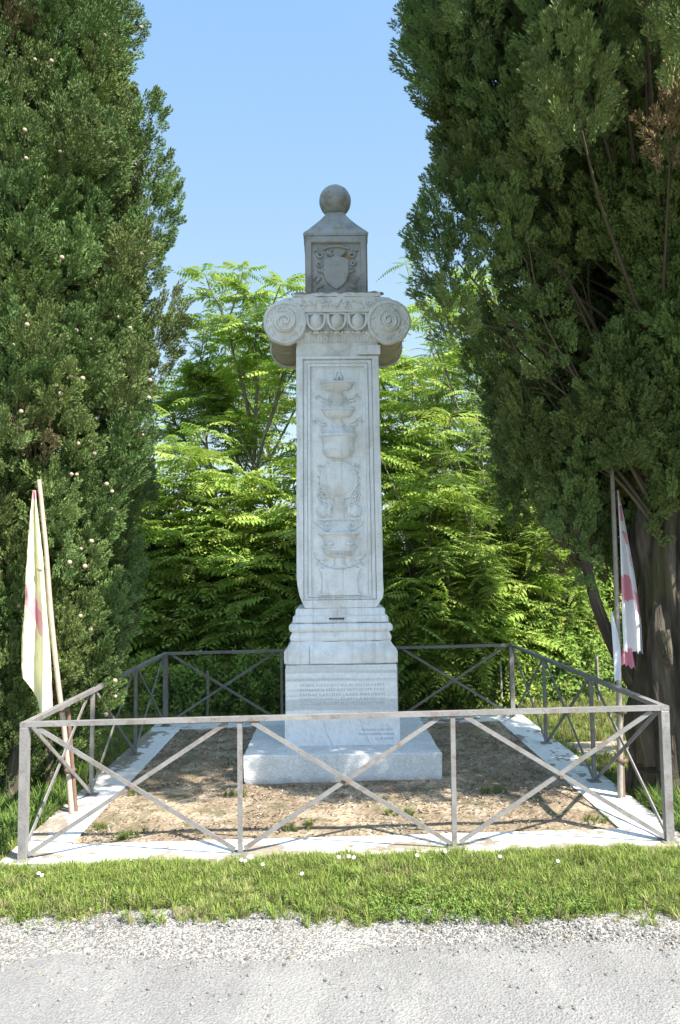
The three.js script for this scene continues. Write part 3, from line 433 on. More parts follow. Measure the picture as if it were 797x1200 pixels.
{
  const f = thing('flag', 'torn white flag with pink patches hanging on a pole beside the tree trunk', 'flag', [2.104, 0.024, -0.957]);
  const top = V(0.03, 2.62, 0.0), foot = V(0, -0.01, 0), on = (t) => foot.clone().lerp(top, t).add(V(0.014 * Math.sin(t * 3.1), 0, 0));
  part('pole', limb([0, 0.2, 0.4, 0.6, 0.8, 1].map(on), [0.023, 0.022, 0.021, 0.019, 0.018, 0.016], 10, 0.08), M.poleGrey, f);
  part('pole_holder', limb([V(0.03, -0.01, -0.02), V(0.032, 0.4, -0.02), V(0.034, 0.7, -0.02)], [0.017, 0.017], 8), M.rust, f);
  for (const t of [0.11, 0.25]) part('clamp', new THREE.TorusGeometry(0.034, 0.011, 6, 16).scale(1, 1, 1.6).rotateX(Math.PI / 2).translate(on(t).x + 0.015, on(t).y, -0.008), M.rust, f);
  const map = canvasTex(512, 1024, (g) => {
    g.fillStyle = '#e8e6ea'; g.fillRect(0, 0, 512, 1024); g.fillStyle = '#dd95a5';
    for (const p of [[[180, 0], [512, 0], [512, 60], [240, 90]], [[60, 110], [330, 90], [300, 200], [90, 190]], [[200, 260], [420, 270], [430, 350], [300, 340]], [[380, 400], [460, 430], [480, 500], [420, 480]], [[20, 560], [210, 535], [330, 570], [350, 690], [30, 720]], [[360, 640], [512, 650], [512, 800], [400, 770]], [[0, 540], [0, 660], [20, 720], [40, 560]]]) { g.beginPath(); p.forEach(([x, y], i) => i ? g.lineTo(x, y) : g.moveTo(x, y)); g.fill(); }
  });
  const mat = fabric(map);
  const sheetOf = (rag) => cloth(60, 44, (u, v) => {
    const tear = 0.035 * (Math.abs(((u * 5.3 + 0.2) % 1) - 0.5) - 0.25) + 0.02 * N3(u * 14, 0, 3), y = mix(2.36, 1.115 + tear - 0.02 * u, v), pole = on(clamp((y + 0.01) / 2.63));
    const wd = lerpList([0.018, 0.06, 0.09, 0.12, 0.145, 0.168, 0.18], v), x = pole.x + 0.026 + wd * (u + 0.05 * Math.sin(u * 17));
    return V(x, y, 0.016 + (0.012 + 0.028 * v) * Math.sin(u * 11 + 1) + 0.01 * Math.sin(v * 6 + u * 4));
  });
  part('cloth', sheetOf(), mat, f);
  for (const t of [0.895, 0.7, 0.56]) part('tie', new THREE.TorusGeometry(0.023, 0.004, 5, 14).rotateX(Math.PI / 2).translate(on(t).x, on(t).y, 0.002), M.poleGrey, f);
  const pink = fabric(canvasTex(64, 64, (g) => { g.fillStyle = '#da8a9c'; g.fillRect(0, 0, 64, 64); })), white = fabric(canvasTex(64, 64, (g) => { g.fillStyle = '#dfe1e8'; g.fillRect(0, 0, 64, 64); }));
  part('cloth_tail', cloth(14, 16, (u, v) => V(0.055 + 0.105 * u * (0.75 + 0.35 * v) - 0.012 * v, 1.13 - v * (0.115 + 0.045 * u) - 0.012 * Math.sin(u * 20) * v, -0.008 + 0.014 * Math.sin(u * 9))), pink, f);
  part('cloth_strip', cloth(30, 8, (u, v) => { const y = mix(1.42, 0.885 + 0.02 * u, v), w = lerpList([0.02, 0.045, 0.06, 0.058, 0.04], v); return V(-0.034 + 0.012 * v + w * u, y - 0.006, 0.03 + 0.012 * Math.sin(u * 5 + v * 3)); }), white, f);
}
// ------------------------------------------------------------------ low wire fence behind the terrace
{
  const w = thing('wire_fence', 'low green wire mesh fence on thin posts behind the railing', 'fence', [0, 0, 0]), zf = -4.95, x0 = -3.0, step = 1.245, n = 7, mesh = [];
  for (let i = 0; i < n; i++) { const x = 0.82 + (i - 3) * step; part('post', limb([V(x, -0.15, zf), V(x + 0.006, 0.25, zf), V(x, 0.50 + 0.03 * i, zf)], [0.018, 0.017], 8, 0.05, i), M.poleGrey, w); }
  const a = 0.82 - 3 * step, b = 0.82 + 3 * step, strand = (p, q) => { const d = q.clone().sub(p), L = d.length(), g = new THREE.CylinderGeometry(0.0014, 0.0014, L, 3, 1, true); g.applyQuaternion(new THREE.Quaternion().setFromUnitVectors(V(0, 1, 0), d.normalize())); g.translate((p.x + q.x) / 2, (p.y + q.y) / 2, (p.z + q.z) / 2); return g; };
  for (let x = a; x < b; x += 0.05) { const h = mix(0.48, 0.64, (x - a) / (b - a)); mesh.push(strand(V(x, -0.1, zf + 0.02), V(Math.min(b, x + h * 0.9), h, zf + 0.02)), strand(V(x, -0.1, zf + 0.024), V(Math.max(a, x - h * 0.9), h, zf + 0.024))); }
  mesh.push(strand(V(a, 0.48, zf + 0.022), V(b, 0.64, zf + 0.022)));
  part('mesh', merge(mesh), std({ color: rgb(0.03, 0.075, 0.045), roughness: 0.6 }), w).userData.kind = 'stuff';
}

// ------------------------------------------------------------------ foliage kit
const UP = V(0, 1, 0), tmpM = new THREE.Matrix4(), tmpQ = new THREE.Quaternion(), tmpS = V(1, 1, 1);
const leafMat = (c, tr = 0.3, rough = 0.95) => new THREE.MeshPhysicalMaterial({ color: c, roughness: rough, transmission: tr, thickness: 0, specularIntensity: 0.35, side: THREE.DoubleSide });
function orient(axis, roll) { // y axis along axis, turned by roll about it
  tmpQ.setFromUnitVectors(UP, axis); return tmpQ.clone().multiply(new THREE.Quaternion().setFromAxisAngle(UP, roll));
}
class Cloud { // a list of placed copies, made into one InstancedMesh
  constructor() { this.m = []; this.c = []; }
  add(p, q, s, c) { this.m.push(tmpM.compose(p, q, typeof s === 'number' ? tmpS.set(s, s, s) : s).toArray()); this.c.push(c); }
  build(name, geo, mat, parent) {
    const o = new THREE.InstancedMesh(geo, mat, this.m.length); o.name = name; o.castShadow = o.receiveShadow = true; const C = new THREE.Color();
    this.m.forEach((m, i) => { o.instanceMatrix.array.set(m, i * 16); o.setColorAt(i, C.setRGB(...this.c[i])); }); o.userData.kind = 'stuff'; parent.add(o); return o;
  }
}
function tris(list) { // list of [a, b, c] points -> flat geometry
  const P = []; for (const t of list) for (const p of t) P.push(p.x, p.y, p.z);
  const g = new THREE.BufferGeometry(); g.setAttribute('position', new THREE.Float32BufferAttribute(P, 3)); g.computeVertexNormals(); return g;
}
function tuft(seed, n, len, spread) { // spray of scale leaves along y, a feathery plume
  const r = rng(seed), T = [];
  for (let i = 0; i < n; i++) {
    const t = Math.pow(i / n, 0.8), a = r() * 6.283, out = spread * (0.35 + 0.9 * r()) * (1 - 0.45 * t), d = V(Math.cos(a) * out, 0.55 + 0.5 * r(), Math.sin(a) * out).normalize();
    const b = V(Math.cos(a) * 0.012, t * len * 0.72, Math.sin(a) * 0.012).add(d.clone().multiplyScalar(len * 0.06)), L = len * (0.11 + 0.11 * r()), w = L * (0.12 + 0.07 * r());
    const s = d.clone().cross(V(r() - 0.5, r() - 0.5, r() - 0.5)).normalize().multiplyScalar(w), e = b.clone().add(d.clone().multiplyScalar(L)), m = b.clone().add(d.clone().multiplyScalar(L * 0.45));
    T.push([b, m.clone().add(s), e], [b, e, m.clone().sub(s)]);
  }
  return tris(T);
}
const tufts = [tuft(1, 110, 0.14, 0.8), tuft(2, 110, 0.125, 1.0), tuft(3, 104, 0.165, 0.62)];
M.bark = std({ map: tex(512, 1024, (u, v) => { const f = fb(u, v, 26, 5, 5, 31), g = fb(u, v, 60, 20, 3, 37), moss = sstep(0.52, 0.72, fb(u, v, 6, 4, 5, 45)); return mixc(mulc(mixc([0.032, 0.025, 0.018], [0.10, 0.082, 0.058], sstep(0.3, 0.7, f)), 0.7 + 0.6 * g), [0.08, 0.08, 0.028], moss * 0.6); }, [1, 0.5]), bumpMap: tex(512, 1024, (u, v) => 0.75 * fb(u, v, 26, 5, 5, 31) + 0.25 * fb(u, v, 60, 20, 3, 37), [1, 0.5], false), bumpScale: 0.05, roughness: 0.95 });
M.twig = std({ color: rgb(0.085, 0.065, 0.042), roughness: 0.95 });
M.deadTwig = std({ color: rgb(0.15, 0.12, 0.075), roughness: 0.95 });
M.cypress = std({ side: THREE.DoubleSide, roughness: 0.8 });
function cypress(o) {
  const r = rng(o.seed), root = thing('cypress_tree', o.label, 'tree', [o.x, -0.13 + lie(o.x), o.z], 'cypress trees beside the monument'), clouds = [new Cloud(), new Cloud(), new Cloud()];
  part('trunk', limb(o.trunk.map((p) => V(...p)), o.radii, 84, o.rough ?? 0.14, o.seed, 14), M.bark, root);
  const branches = [], cones = [];
  const clump = (c, sx, sy, out, tint, dens) => {
    const n = Math.round(dens * 92 * (sx * sy) / (0.2 * 0.36)), axis = V(out.x * 0.28, 1, out.z * 0.28).normalize(), Q = orient(axis, r() * 6.28);
    const hue = 0.85 + 0.3 * r(), yel = r(), dead = r() < 0.02;
    for (let i = 0; i < n; i++) {
      const th = r() * 6.283, h = r() * 2 - 0.9, k = Math.sqrt(Math.max(0, 1 - Math.min(1, h * h))), sh = Math.pow(r(), 0.3);
      const d = V(Math.cos(th) * k * sx, h * sy, Math.sin(th) * k * sx).multiplyScalar(sh).applyQuaternion(Q), p = c.clone().add(d);
      if (o.keep && !o.keep(p)) continue;
      const nrm = d.clone().normalize(), dirv = V(nrm.x * 0.75 + out.x * 0.35 + (r() - 0.5) * 0.5, 0.75 + 0.3 * nrm.y + (r() - 0.5) * 0.4, nrm.z * 0.75 + out.z * 0.35 + (r() - 0.5) * 0.5).normalize();
      const b = (0.75 + 0.5 * r()) * hue, g = dead ? [0.145, 0.112, 0.05] : tint;
      clouds[Math.floor(r() * 3)].add(p, orient(dirv, r() * 6.28), 0.7 + 0.6 * r(), [g[0] * b * (0.88 + 0.28 * yel), g[1] * b, g[2] * b]);
    }
  };
  for (let h = o.h0; h < o.H; h += 0.31) {
    const R0 = o.profile(h), n = Math.max(4, Math.round((2 * Math.PI * R0) / 0.35));
    for (let i = 0; i < n; i++) {
      const a = ((i + (h * 7.3) % 1) / n) * Math.PI * 2 + (r() - 0.5) * 0.25, ca = Math.cos(a), sa = Math.sin(a);
      let R = o.shape ? R0 * o.shape(ca, sa, h) : R0; R *= 0.88 + 0.15 * N3(ca * 1.4 + o.seed, h * 0.75, sa * 1.4) + 0.15 * N3(ca * 3.1 + o.seed, h * 1.7, sa * 3.1) + (r() - 0.62) * 0.22;
      const hh = h + (r() - 0.5) * 0.3, c = V(ca * R, hh, sa * R); if (o.skip && o.skip(c)) continue;
      const sc = 0.7 + 0.6 * r();
      clump(c, 0.18 * sc, 0.32 * sc, V(ca, 0, sa), o.tint, o.density ?? 1);
      if (r() < 0.5) branches.push(limb([V(ca * 0.08, Math.max(0.2, hh - 0.5 * R - 0.2), sa * 0.08), V(ca * R * 0.4 + (r() - 0.5) * 0.16, hh - 0.4 * R, sa * R * 0.4 + (r() - 0.5) * 0.16), V(ca * R * 0.72 + (r() - 0.5) * 0.14, hh - 0.16 * R, sa * R * 0.72 + (r() - 0.5) * 0.14), V(ca * R * 0.95, hh + 0.05, sa * R * 0.95)], [0.02, 0.012, 0.005], 4, 0, 0, 2));
      if (r() < (o.inner ?? 0.35) && R > 0.5) clump(V(ca * R * 0.62, hh, sa * R * 0.62), 0.24, 0.38, V(ca, 0, sa), o.tint, 0.5);
      if (o.cones && r() < o.cones) { const k = 1 + Math.floor(r() * 3); for (let q = 0; q < k; q++) { const b = a + (r() - 0.5) * 0.3; cones.push(new THREE.IcosahedronGeometry(0.016 + 0.005 * r(), 1).translate(Math.cos(b) * (R + 0.16 * sc), hh + (r() - 0.3) * 0.3, Math.sin(b) * (R + 0.16 * sc))); } }
    }
  }
  for (const [x, y, z, sx, sy, dx, dz, n = 1] of o.lobes ?? []) for (let q = 0; q < n; q++) { const cx = x - o.x, cz = z - o.z, s = n > 1 ? 0.5 : 0; clump(V(cx + (r() - 0.5) * sx * 2.4 * s, y + (r() - 0.5) * sy * 2.6 * s, cz + (r() - 0.5) * sx * 2 * s), n > 1 ? sx * 0.45 : sx, n > 1 ? sy * 0.5 : sy, V(dx, 0, dz), o.tint, 1.1); }
  part('branches', merge(branches), M.twig, root).userData.kind = 'stuff';
  clouds.forEach((c, i) => c.build('crown', tufts[i], M.cypress, root));
  if (cones.length) part('seed_cones', merge(cones), std({ color: rgb(0.36, 0.29, 0.21), roughness: 0.9 }), root).userData.kind = 'stuff';
  return root;
}
const prof = (pts) => (h) => { for (let i = 1; i < pts.length; i++) if (h <= pts[i][0]) return mix(pts[i - 1][1], pts[i][1], (h - pts[i - 1][0]) / (pts[i][0] - pts[i - 1][0])); return pts[pts.length - 1][1]; };
const lt = cypress({
  seed: 3, x: -2.98, z: -2.05, label: 'sunlit cypress tree dotted with pale cones behind the yellow flag', tint: [0.12, 0.182, 0.047], h0: 0.45, H: 10.4,
  trunk: [[0, -0.2, 0], [0.03, 1, 0.02], [-0.02, 3, 0], [0, 7, 0], [0, 10.0, 0]], radii: [0.24, 0.2, 0.17, 0.1, 0.03], cones: 0.55, keep: (p) => { const X = p.x - 2.98, Z = p.z - 2.05; return !(Z > -1.16 && X > -2.62 && X < -1.9 && p.y < 2.9) && !(p.y < 0.75 && X > -2.3); },
  profile: prof([[0, 0.68], [0.8, 0.86], [2.3, 1.08], [4.1, 1.15], [5.6, 1.08], [7.3, 0.86], [9.2, 0.45], [10.6, 0.1]]),
  lobes: [[-1.8, 6.0, -1.9, 0.16, 0.4, 1, 0.2], [-1.7, 5.3, -2.1, 0.17, 0.4, 1, 0], [-1.72, 4.15, -2.3, 0.2, 0.5, 1, 0]],
});
for (const [x, z, h, k] of [[0.33, 0.85, 1.4, 0.07], [0.1, 0.9, 1.0, 0.05], [0.55, 0.6, 1.2, 0.045]]) part('stem', limb([V(x, -0.1, z), V(x * 0.9 + 0.03, h * 0.4, z * 0.85), V(x * 0.6, h, z * 0.6)], [k, k * 0.8, k * 0.6], 10, 0.12, x * 9), M.bark, lt);
const rt = cypress({
  seed: 8, x: 2.68, z: -1.12, label: 'large dark shaded cypress with thick furrowed trunk and bare inner branches', tint: [0.12, 0.182, 0.047], h0: 1.9, H: 11.9, rough: 0.2, density: 0.95, inner: 0.6,
  trunk: [[0, -0.25, 0], [0.0, 0.4, 0], [-0.02, 1.6, 0], [0.03, 3, 0], [0, 5, 0], [0, 9, 0], [0, 11.6, 0]], radii: [0.44, 0.35, 0.335, 0.31, 0.25, 0.15, 0.03],
  profile: prof([[0, 0.5], [2, 0.9], [3.5, 1.4], [5, 1.8], [6.5, 1.92], [8, 1.7], [10, 1.1], [11.4, 0.5], [12, 0.1]]),
  shape: (ca, sa, h) => 1 + (h < 7 ? 0.46 : 0.15) * Math.max(0, sa) - (h > 4.2 && h < 5.6 ? 0.10 * Math.max(0, -ca) : 0) - (ca > 0 && h < 5 ? -0.75 * ca : 0.36) * Math.max(0, -sa), keep: (p) => { const X = p.x + 2.68, Z = p.z - 1.12; return !(Z > -1.08 && X > 1.95 && X < 2.36 && p.y < 2.62); }, 
  skip: (c) => (c.y < 3.0 && c.z > 0.35 && c.x > -1.0) || (c.y < 2.6 && c.z > -0.2) || (c.x < -0.2 && c.z > -0.1 && c.y > 2.9 && c.y < 4.3 && c.x > -1.7),
  lobes: [[1.62, 2.75, -1.2, 0.34, 0.62, -1, 0.3, 9], [1.62, 2.9, -1.9, 0.26, 0.7, -1, 0, 7], [2.12, 2.45, -0.85, 0.36, 0.7, -0.3, 1, 10], [1.45, 3.5, -1.9, 0.26, 0.5, -1, 0, 6], [2.3, 3.25, -0.5, 0.4, 0.6, 0, 1, 12], [2.5, 4.0, -0.35, 0.45, 0.7, 0, 1, 14], [2.2, 4.7, -0.45, 0.45, 0.6, -0.2, 1, 12], [2.75, 4.9, -0.2, 0.45, 0.7, 0.2, 1, 12], [2.75, 3.3, -0.45, 0.35, 0.6, 0.3, 1, 8], [2.62, 2.75, -0.55, 0.34, 0.5, 0.1, 1, 10], [2.05, 3.0, -0.7, 0.4, 0.5, -0.3, 1, 8], [1.85, 2.1, -1.0, 0.3, 0.5, -0.5, 0.8, 6]],
});
{ // bare branches that fan out of the trunk into the hollow of the crown
  const r = rng(77), o = rt.position, base = V(2.42, 2.3, -0.95), l = [];
  const grow = (p, d, len, rad, lvl) => {
    const pts = [p.clone()], q = p.clone(), dd = d.clone(), n = 6;
    for (let i = 0; i < n; i++) { dd.add(V((r() - 0.5) * 0.34 - 0.05, 0.03 + (r() - 0.5) * 0.26, (r() - 0.5) * 0.3)).normalize(); q.addScaledVector(dd, len / n); pts.push(q.clone()); if (lvl < 2 && i > 0 && r() < 0.7) grow(q.clone(), dd.clone().add(V((r() - 0.62) * 1.1, (r() - 0.45) * 0.9, (r() - 0.5) * 0.8)).normalize(), len * (0.22 + 0.2 * r()), rad * 0.4, lvl + 1); }
    part(lvl ? 'twig' : 'bare_branch', limb(pts.map((x) => x.sub(o)), [rad, rad * 0.5, rad * 0.16], lvl ? 4 : 7, 0, 0, 2), M.deadTwig, rt);
  };
  for (const [tx, ty, tz, len, rad, y0] of [[1.45, 4.6, -0.8, 2.1, 0.02, 0], [1.75, 4.7, -0.6, 2.1, 0.022, 0.15], [1.3, 3.9, -1.2, 1.5, 0.02, -0.1], [1.55, 4.2, -0.9, 1.8, 0.018, 0.1], [1.95, 4.6, -0.6, 1.9, 0.024, 0.3], [1.35, 3.5, -0.8, 1.2, 0.017, -0.15], [1.5, 3.9, -0.6, 1.6, 0.02, 0.05]]) { const b = base.clone().add(V(0, y0, 0)); grow(b, V(tx, ty, tz).sub(b).normalize(), len, rad, 0); }
  const P = (x, y, z) => V(x - o.x, y - o.y, z - o.z);
  part('bare_branch', limb([P(2.36, 0.75, -1.15), P(2.17, 1.1, -1.1), P(2.02, 1.45, -1.05), P(1.93, 1.75, -1.0), P(1.86, 2.1, -1.0)], [0.055, 0.045, 0.03], 9, 0.1, 4), M.bark, rt);
  part('burl', limb([P(2.42, 1.3, -0.80), P(2.43, 1.16, -0.775), P(2.45, 1.05, -0.79)], [0.05, 0.045, 0.03], 9, 0.1, 4), M.bark, rt);
}
// ---- trees of heaven: long feathered leaves
function frond(seed, len, pairs, lw, ll, droop) { // along +x, arching down; leaflets in pairs
  const r = rng(seed), T = [], at = (t) => V(len * t, -droop * len * t * t + 0.12 * len * t, 0);
  for (let i = 1; i <= pairs + 1; i++) {
    const t = 0.14 + 0.86 * (i / (pairs + 1)), p = at(t), k = Math.sin(Math.PI * (0.18 + 0.72 * t)) * (0.85 + 0.3 * r());
    for (const s of i === pairs + 1 ? [0] : [-1, 1]) {
      const L = ll * k, w = lw * (0.8 + 0.4 * k) * 0.5, sw = 0.35 + 0.25 * r(), d = s ? V(sw, -0.18 - 0.35 * r(), s).normalize() : V(1, -0.4, 0).normalize(), n = V(0, 1, 0).addScaledVector(d, -d.y).normalize(), sd = d.clone().cross(n).normalize();
      const m = p.clone().addScaledVector(d, L * 0.42), e = p.clone().addScaledVector(d, L).add(V(0, -0.10 * L, 0)), lift = n.clone().multiplyScalar(0.35 * w);
      const a = m.clone().addScaledVector(sd, w).add(lift), b = m.clone().addScaledVector(sd, -w).add(lift);
      T.push([p, a, m], [a, e, m], [p, m, b], [m, e, b]);
    }
  }
  for (let i = 0; i < 5; i++) { const a = at(i / 5), b = at((i + 1) / 5), w = 0.0045 * (1 - i / 6); T.push([a.clone().add(V(0, 0, w)), b.clone().add(V(0, 0, w)), b.clone().add(V(0, 0, -w))], [a.clone().add(V(0, 0, w)), b.clone().add(V(0, 0, -w)), a.clone().add(V(0, 0, -w))]); }
  return tris(T);
}
const fronds = [frond(1, 0.54, 8, 0.044, 0.125, 0.26), frond(2, 0.64, 9, 0.046, 0.135, 0.38), frond(3, 0.44, 7, 0.042, 0.115, 0.14), frond(4, 0.58, 8, 0.046, 0.13, 0.5)];
const robinia = [frond(11, 0.30, 9, 0.020, 0.036, 0.3), frond(12, 0.34, 10, 0.020, 0.034, 0.5)];
const greens = [[0.28, 0.405, 0.065], [0.22, 0.35, 0.055], [0.37, 0.46, 0.09], [0.265, 0.39, 0.06], [0.38, 0.36, 0.085], [0.17, 0.28, 0.05]].map((c) => leafMat(rgb(...c), 0.42, 0.93));
M.barkGrey = std({ map: tex(128, 512, (u, v) => mulc([0.22, 0.195, 0.165], 0.6 + 0.8 * fb(u, v, 8, 12, 5, 3)), [2, 1]), roughness: 0.95 });
function frondRot(az, pitch, roll) { return new THREE.Quaternion().setFromEuler(new THREE.Euler(0, -az, 0)).multiply(new THREE.Quaternion().setFromEuler(new THREE.Euler(roll, 0, pitch, 'ZXY'))); }
let budget = 0;
function heavenTree(o) { // stems: list of polylines (local); whorls of leaves at the tips and along the upper stem
  const r = rng(o.seed), root = thing(o.name ?? 'tree_of_heaven', o.label, o.category ?? 'tree', [o.x, groundY(o.x, o.z) - 0.03, o.z], o.group), leaves = [];
  const whorl = (p, d, n, s) => { for (let i = 0; i < n; i++) { const az = (i / n) * 6.283 + r() * 0.9, pit = mix(0.45, -0.2, Math.pow(r(), 0.8)); leaves.push([p.clone().add(V((r() - 0.5) * 0.05, (r() - 0.5) * 0.10, (r() - 0.5) * 0.05)), az, pit, (r() - 0.5) * 1.1, s * (0.6 + 0.65 * r())]); } };
  const grow = (p, d, len, rad, lvl, name) => {
    const pts = [p.clone()], q = p.clone(), dd = d.clone(), n = 4;
    for (let i = 0; i < n; i++) {
      dd.add(V((r() - 0.5) * 0.3, 0.10 + (r() - 0.5) * 0.1, (r() - 0.5) * 0.3)).normalize(); q.addScaledVector(dd, len / n); pts.push(q.clone());
      if (lvl < o.levels && i >= (lvl ? 0 : o.bare ?? 1)) for (let k = 0; k < (o.fork ?? 2); k++) if (r() < 0.8) { const a = r() * 6.283, sp = o.spread ?? 0.8; grow(q.clone(), dd.clone().multiplyScalar(0.9).add(V(Math.cos(a) * sp, 0.15 + 0.2 * r(), Math.sin(a) * sp)).normalize(), len * (0.42 + 0.2 * r()), rad * 0.5, lvl + 1, 'branch'); }
      if (lvl >= o.levels - (o.early ?? 0) && i > 0 && i < n - 1) whorl(q, dd, o.side ?? 2, 0.85);
    }
    part(name, limb(pts, [rad, rad * 0.72, rad * 0.4], lvl ? 5 : 9, lvl ? 0 : 0.06, o.seed, 2), M.barkGrey, root);
    whorl(q, dd, o.tip ?? 8, 1);
  };
  for (const [dx, dz, len, rad, ox = 0, oz = 0] of o.stems) grow(V(ox, -0.05, oz), V(dx, 1, dz).normalize(), len, rad, 0, 'trunk');
  const cam = camera.position.clone().sub(root.position);
  leaves.sort((a, b) => a[0].distanceTo(cam) - b[0].distanceTo(cam));
  const cl = fronds.map(() => greens.map(() => new Cloud()));
  leaves.forEach(([p, az, pit, roll, s], i) => {
    const k = Math.floor(r() * (o.kinds ?? fronds).length), m = o.pal ? o.pal[Math.floor(r() * o.pal.length)] : Math.floor(r() * 4), q = frondRot(az, pit, roll), S = s * (o.size ?? 1);
    if (i < (o.single ?? 0)) { const f = part('leaf', (o.kinds ?? fronds)[k], greens[m], root); f.position.copy(p); f.quaternion.copy(q); f.scale.setScalar(S); }
    else cl[k][m].add(p, q, S, [1, 1, 1]);
  });
  cl.forEach((l, k) => l.forEach((c, m) => c.m.length && c.build('foliage', (o.kinds ?? fronds)[k], greens[m], root)));
  budget += leaves.length; return root;
}
const G1 = 'trees of heaven behind the terrace', G2 = 'young trees of heaven behind the railing', G3 = 'feathery locust trees behind the railing', G4 = 'low bushes behind the railing';
heavenTree({ seed: 21, x: -1.65, z: -9.2, label: 'tall open tree of heaven with forked grey trunk between cypress and pillar', group: G1, stems: [[0.06, 0.05, 4.35, 0.085], [-0.24, 0, 3.9, 0.055, -0.2], [0.26, -0.1, 4.2, 0.06, 0.2]], levels: 2, bare: 2, tip: 13, side: 4, size: 0.98, single: 280, pal: [0, 2, 1, 3, 0, 3, 2], spread: 0.75 });
heavenTree({ seed: 22, x: 1.35, z: -8.6, label: 'leafy tree of heaven rising beside the right scroll of the pillar', group: G1, stems: [[0.05, 0, 4.2, 0.07], [0.2, 0.1, 3.7, 0.055, 0.2], [-0.12, -0.1, 4.0, 0.055, -0.25]], levels: 2, bare: 1, tip: 13, side: 4, size: 1.1, single: 280, spread: 0.75, pal: [0, 2, 3, 2] });
// saplings in front of them: x, z, height, seed
const sap = [[-2.9, -7.9, 2.4, 63], [-0.75, -8.2, 2.4, 64], [-2.0, -8.4, 2.8, 65], [0.6, -5.5, 1.2, 66], [1.2, -5.35, 0.9, 67], [-3.0, -6.9, 1.3, 56], [-2.2, -6.8, 1.1, 57], [-1.0, -6.7, 1.2, 58], [-1.75, -7.5, 2.2, 59], [-0.6, -6.6, 1.0, 60], [1.5, -5.4, 1.1, 61], [2.1, -5.5, 1.4, 62], [-3.2, -7.4, 2.7, 31], [-2.6, -8.0, 3.2, 32], [-2.1, -7.3, 2.2, 33], [-1.5, -7.9, 2.8, 34], [-0.9, -7.4, 2.2, 35], [-2.7, -7.0, 1.7, 46], [-1.5, -6.9, 1.6, 50], [0.75, -5.8, 2.8, 36], [1.25, -6.2, 3.2, 37], [1.75, -5.9, 2.7, 38], [0.95, -5.5, 1.6, 47], [1.9, -6.8, 3.6, 55], [-4.1, -7.6, 3.0, 39], [-5.4, -7.8, 3.2, 40], [4.2, -7.2, 3.0, 41], [-0.3, -7.8, 2.8, 48], [0.35, -6.4, 2.5, 49]];
const sapL = ['sapling of tree of heaven behind the left railing, crowded with feathered leaves', 'sapling of tree of heaven to the right of the pillar, crowded with feathered leaves'];
for (const [x, z, h, s] of sap) heavenTree({ seed: s, name: 'tree_of_heaven_sapling', x, z, label: x < 0 ? sapL[0] : sapL[1], group: x < 0 ? G2 : G2 + ', right of the pillar', size: x < 0 ? 1.25 : 1.05, stems: [[0.1, 0.1, h, 0.028], [-0.15, 0.12, h * 0.8, 0.022, -0.15, 0.1], [0.2, -0.05, h * 0.7, 0.02, 0.2, 0]], levels: 1, bare: 0, tip: 9, side: 3, early: 1, single: x > -3.2 && x < 2.5 ? 75 : 0, spread: 0.7, pal: x > 0 ? [0, 2, 3, 2, 0, 3, 2] : [0, 2, 2, 3, 0, 3] });
for (const [x, z, h, s, lb] of [[2.35, -6.9, 4.2, 51, 'tall feathery locust tree beside the dark cypress crown'], [2.35, -5.7, 2.2, 52, 'small feathery locust behind the right corner of the railing'], [3.1, -6.3, 2.6, 53, 'feathery locust growing behind the trunk of the dark cypress'], [1.6, -5.35, 1.4, 54, 'bushy little locust close behind the railing beside the pillar']]) heavenTree({ seed: s, name: 'locust_tree', x, z, label: lb, group: G3, stems: [[0.05, 0.1, h, 0.04], [-0.22, 0.1, h * 0.85, 0.03, -0.15], [0.25, 0.05, h * 0.8, 0.03, 0.15]], levels: 2, bare: 0, tip: 9, side: 4, early: 1, single: 0, kinds: robinia, spread: 0.85, pal: [0, 2, 3, 1] });
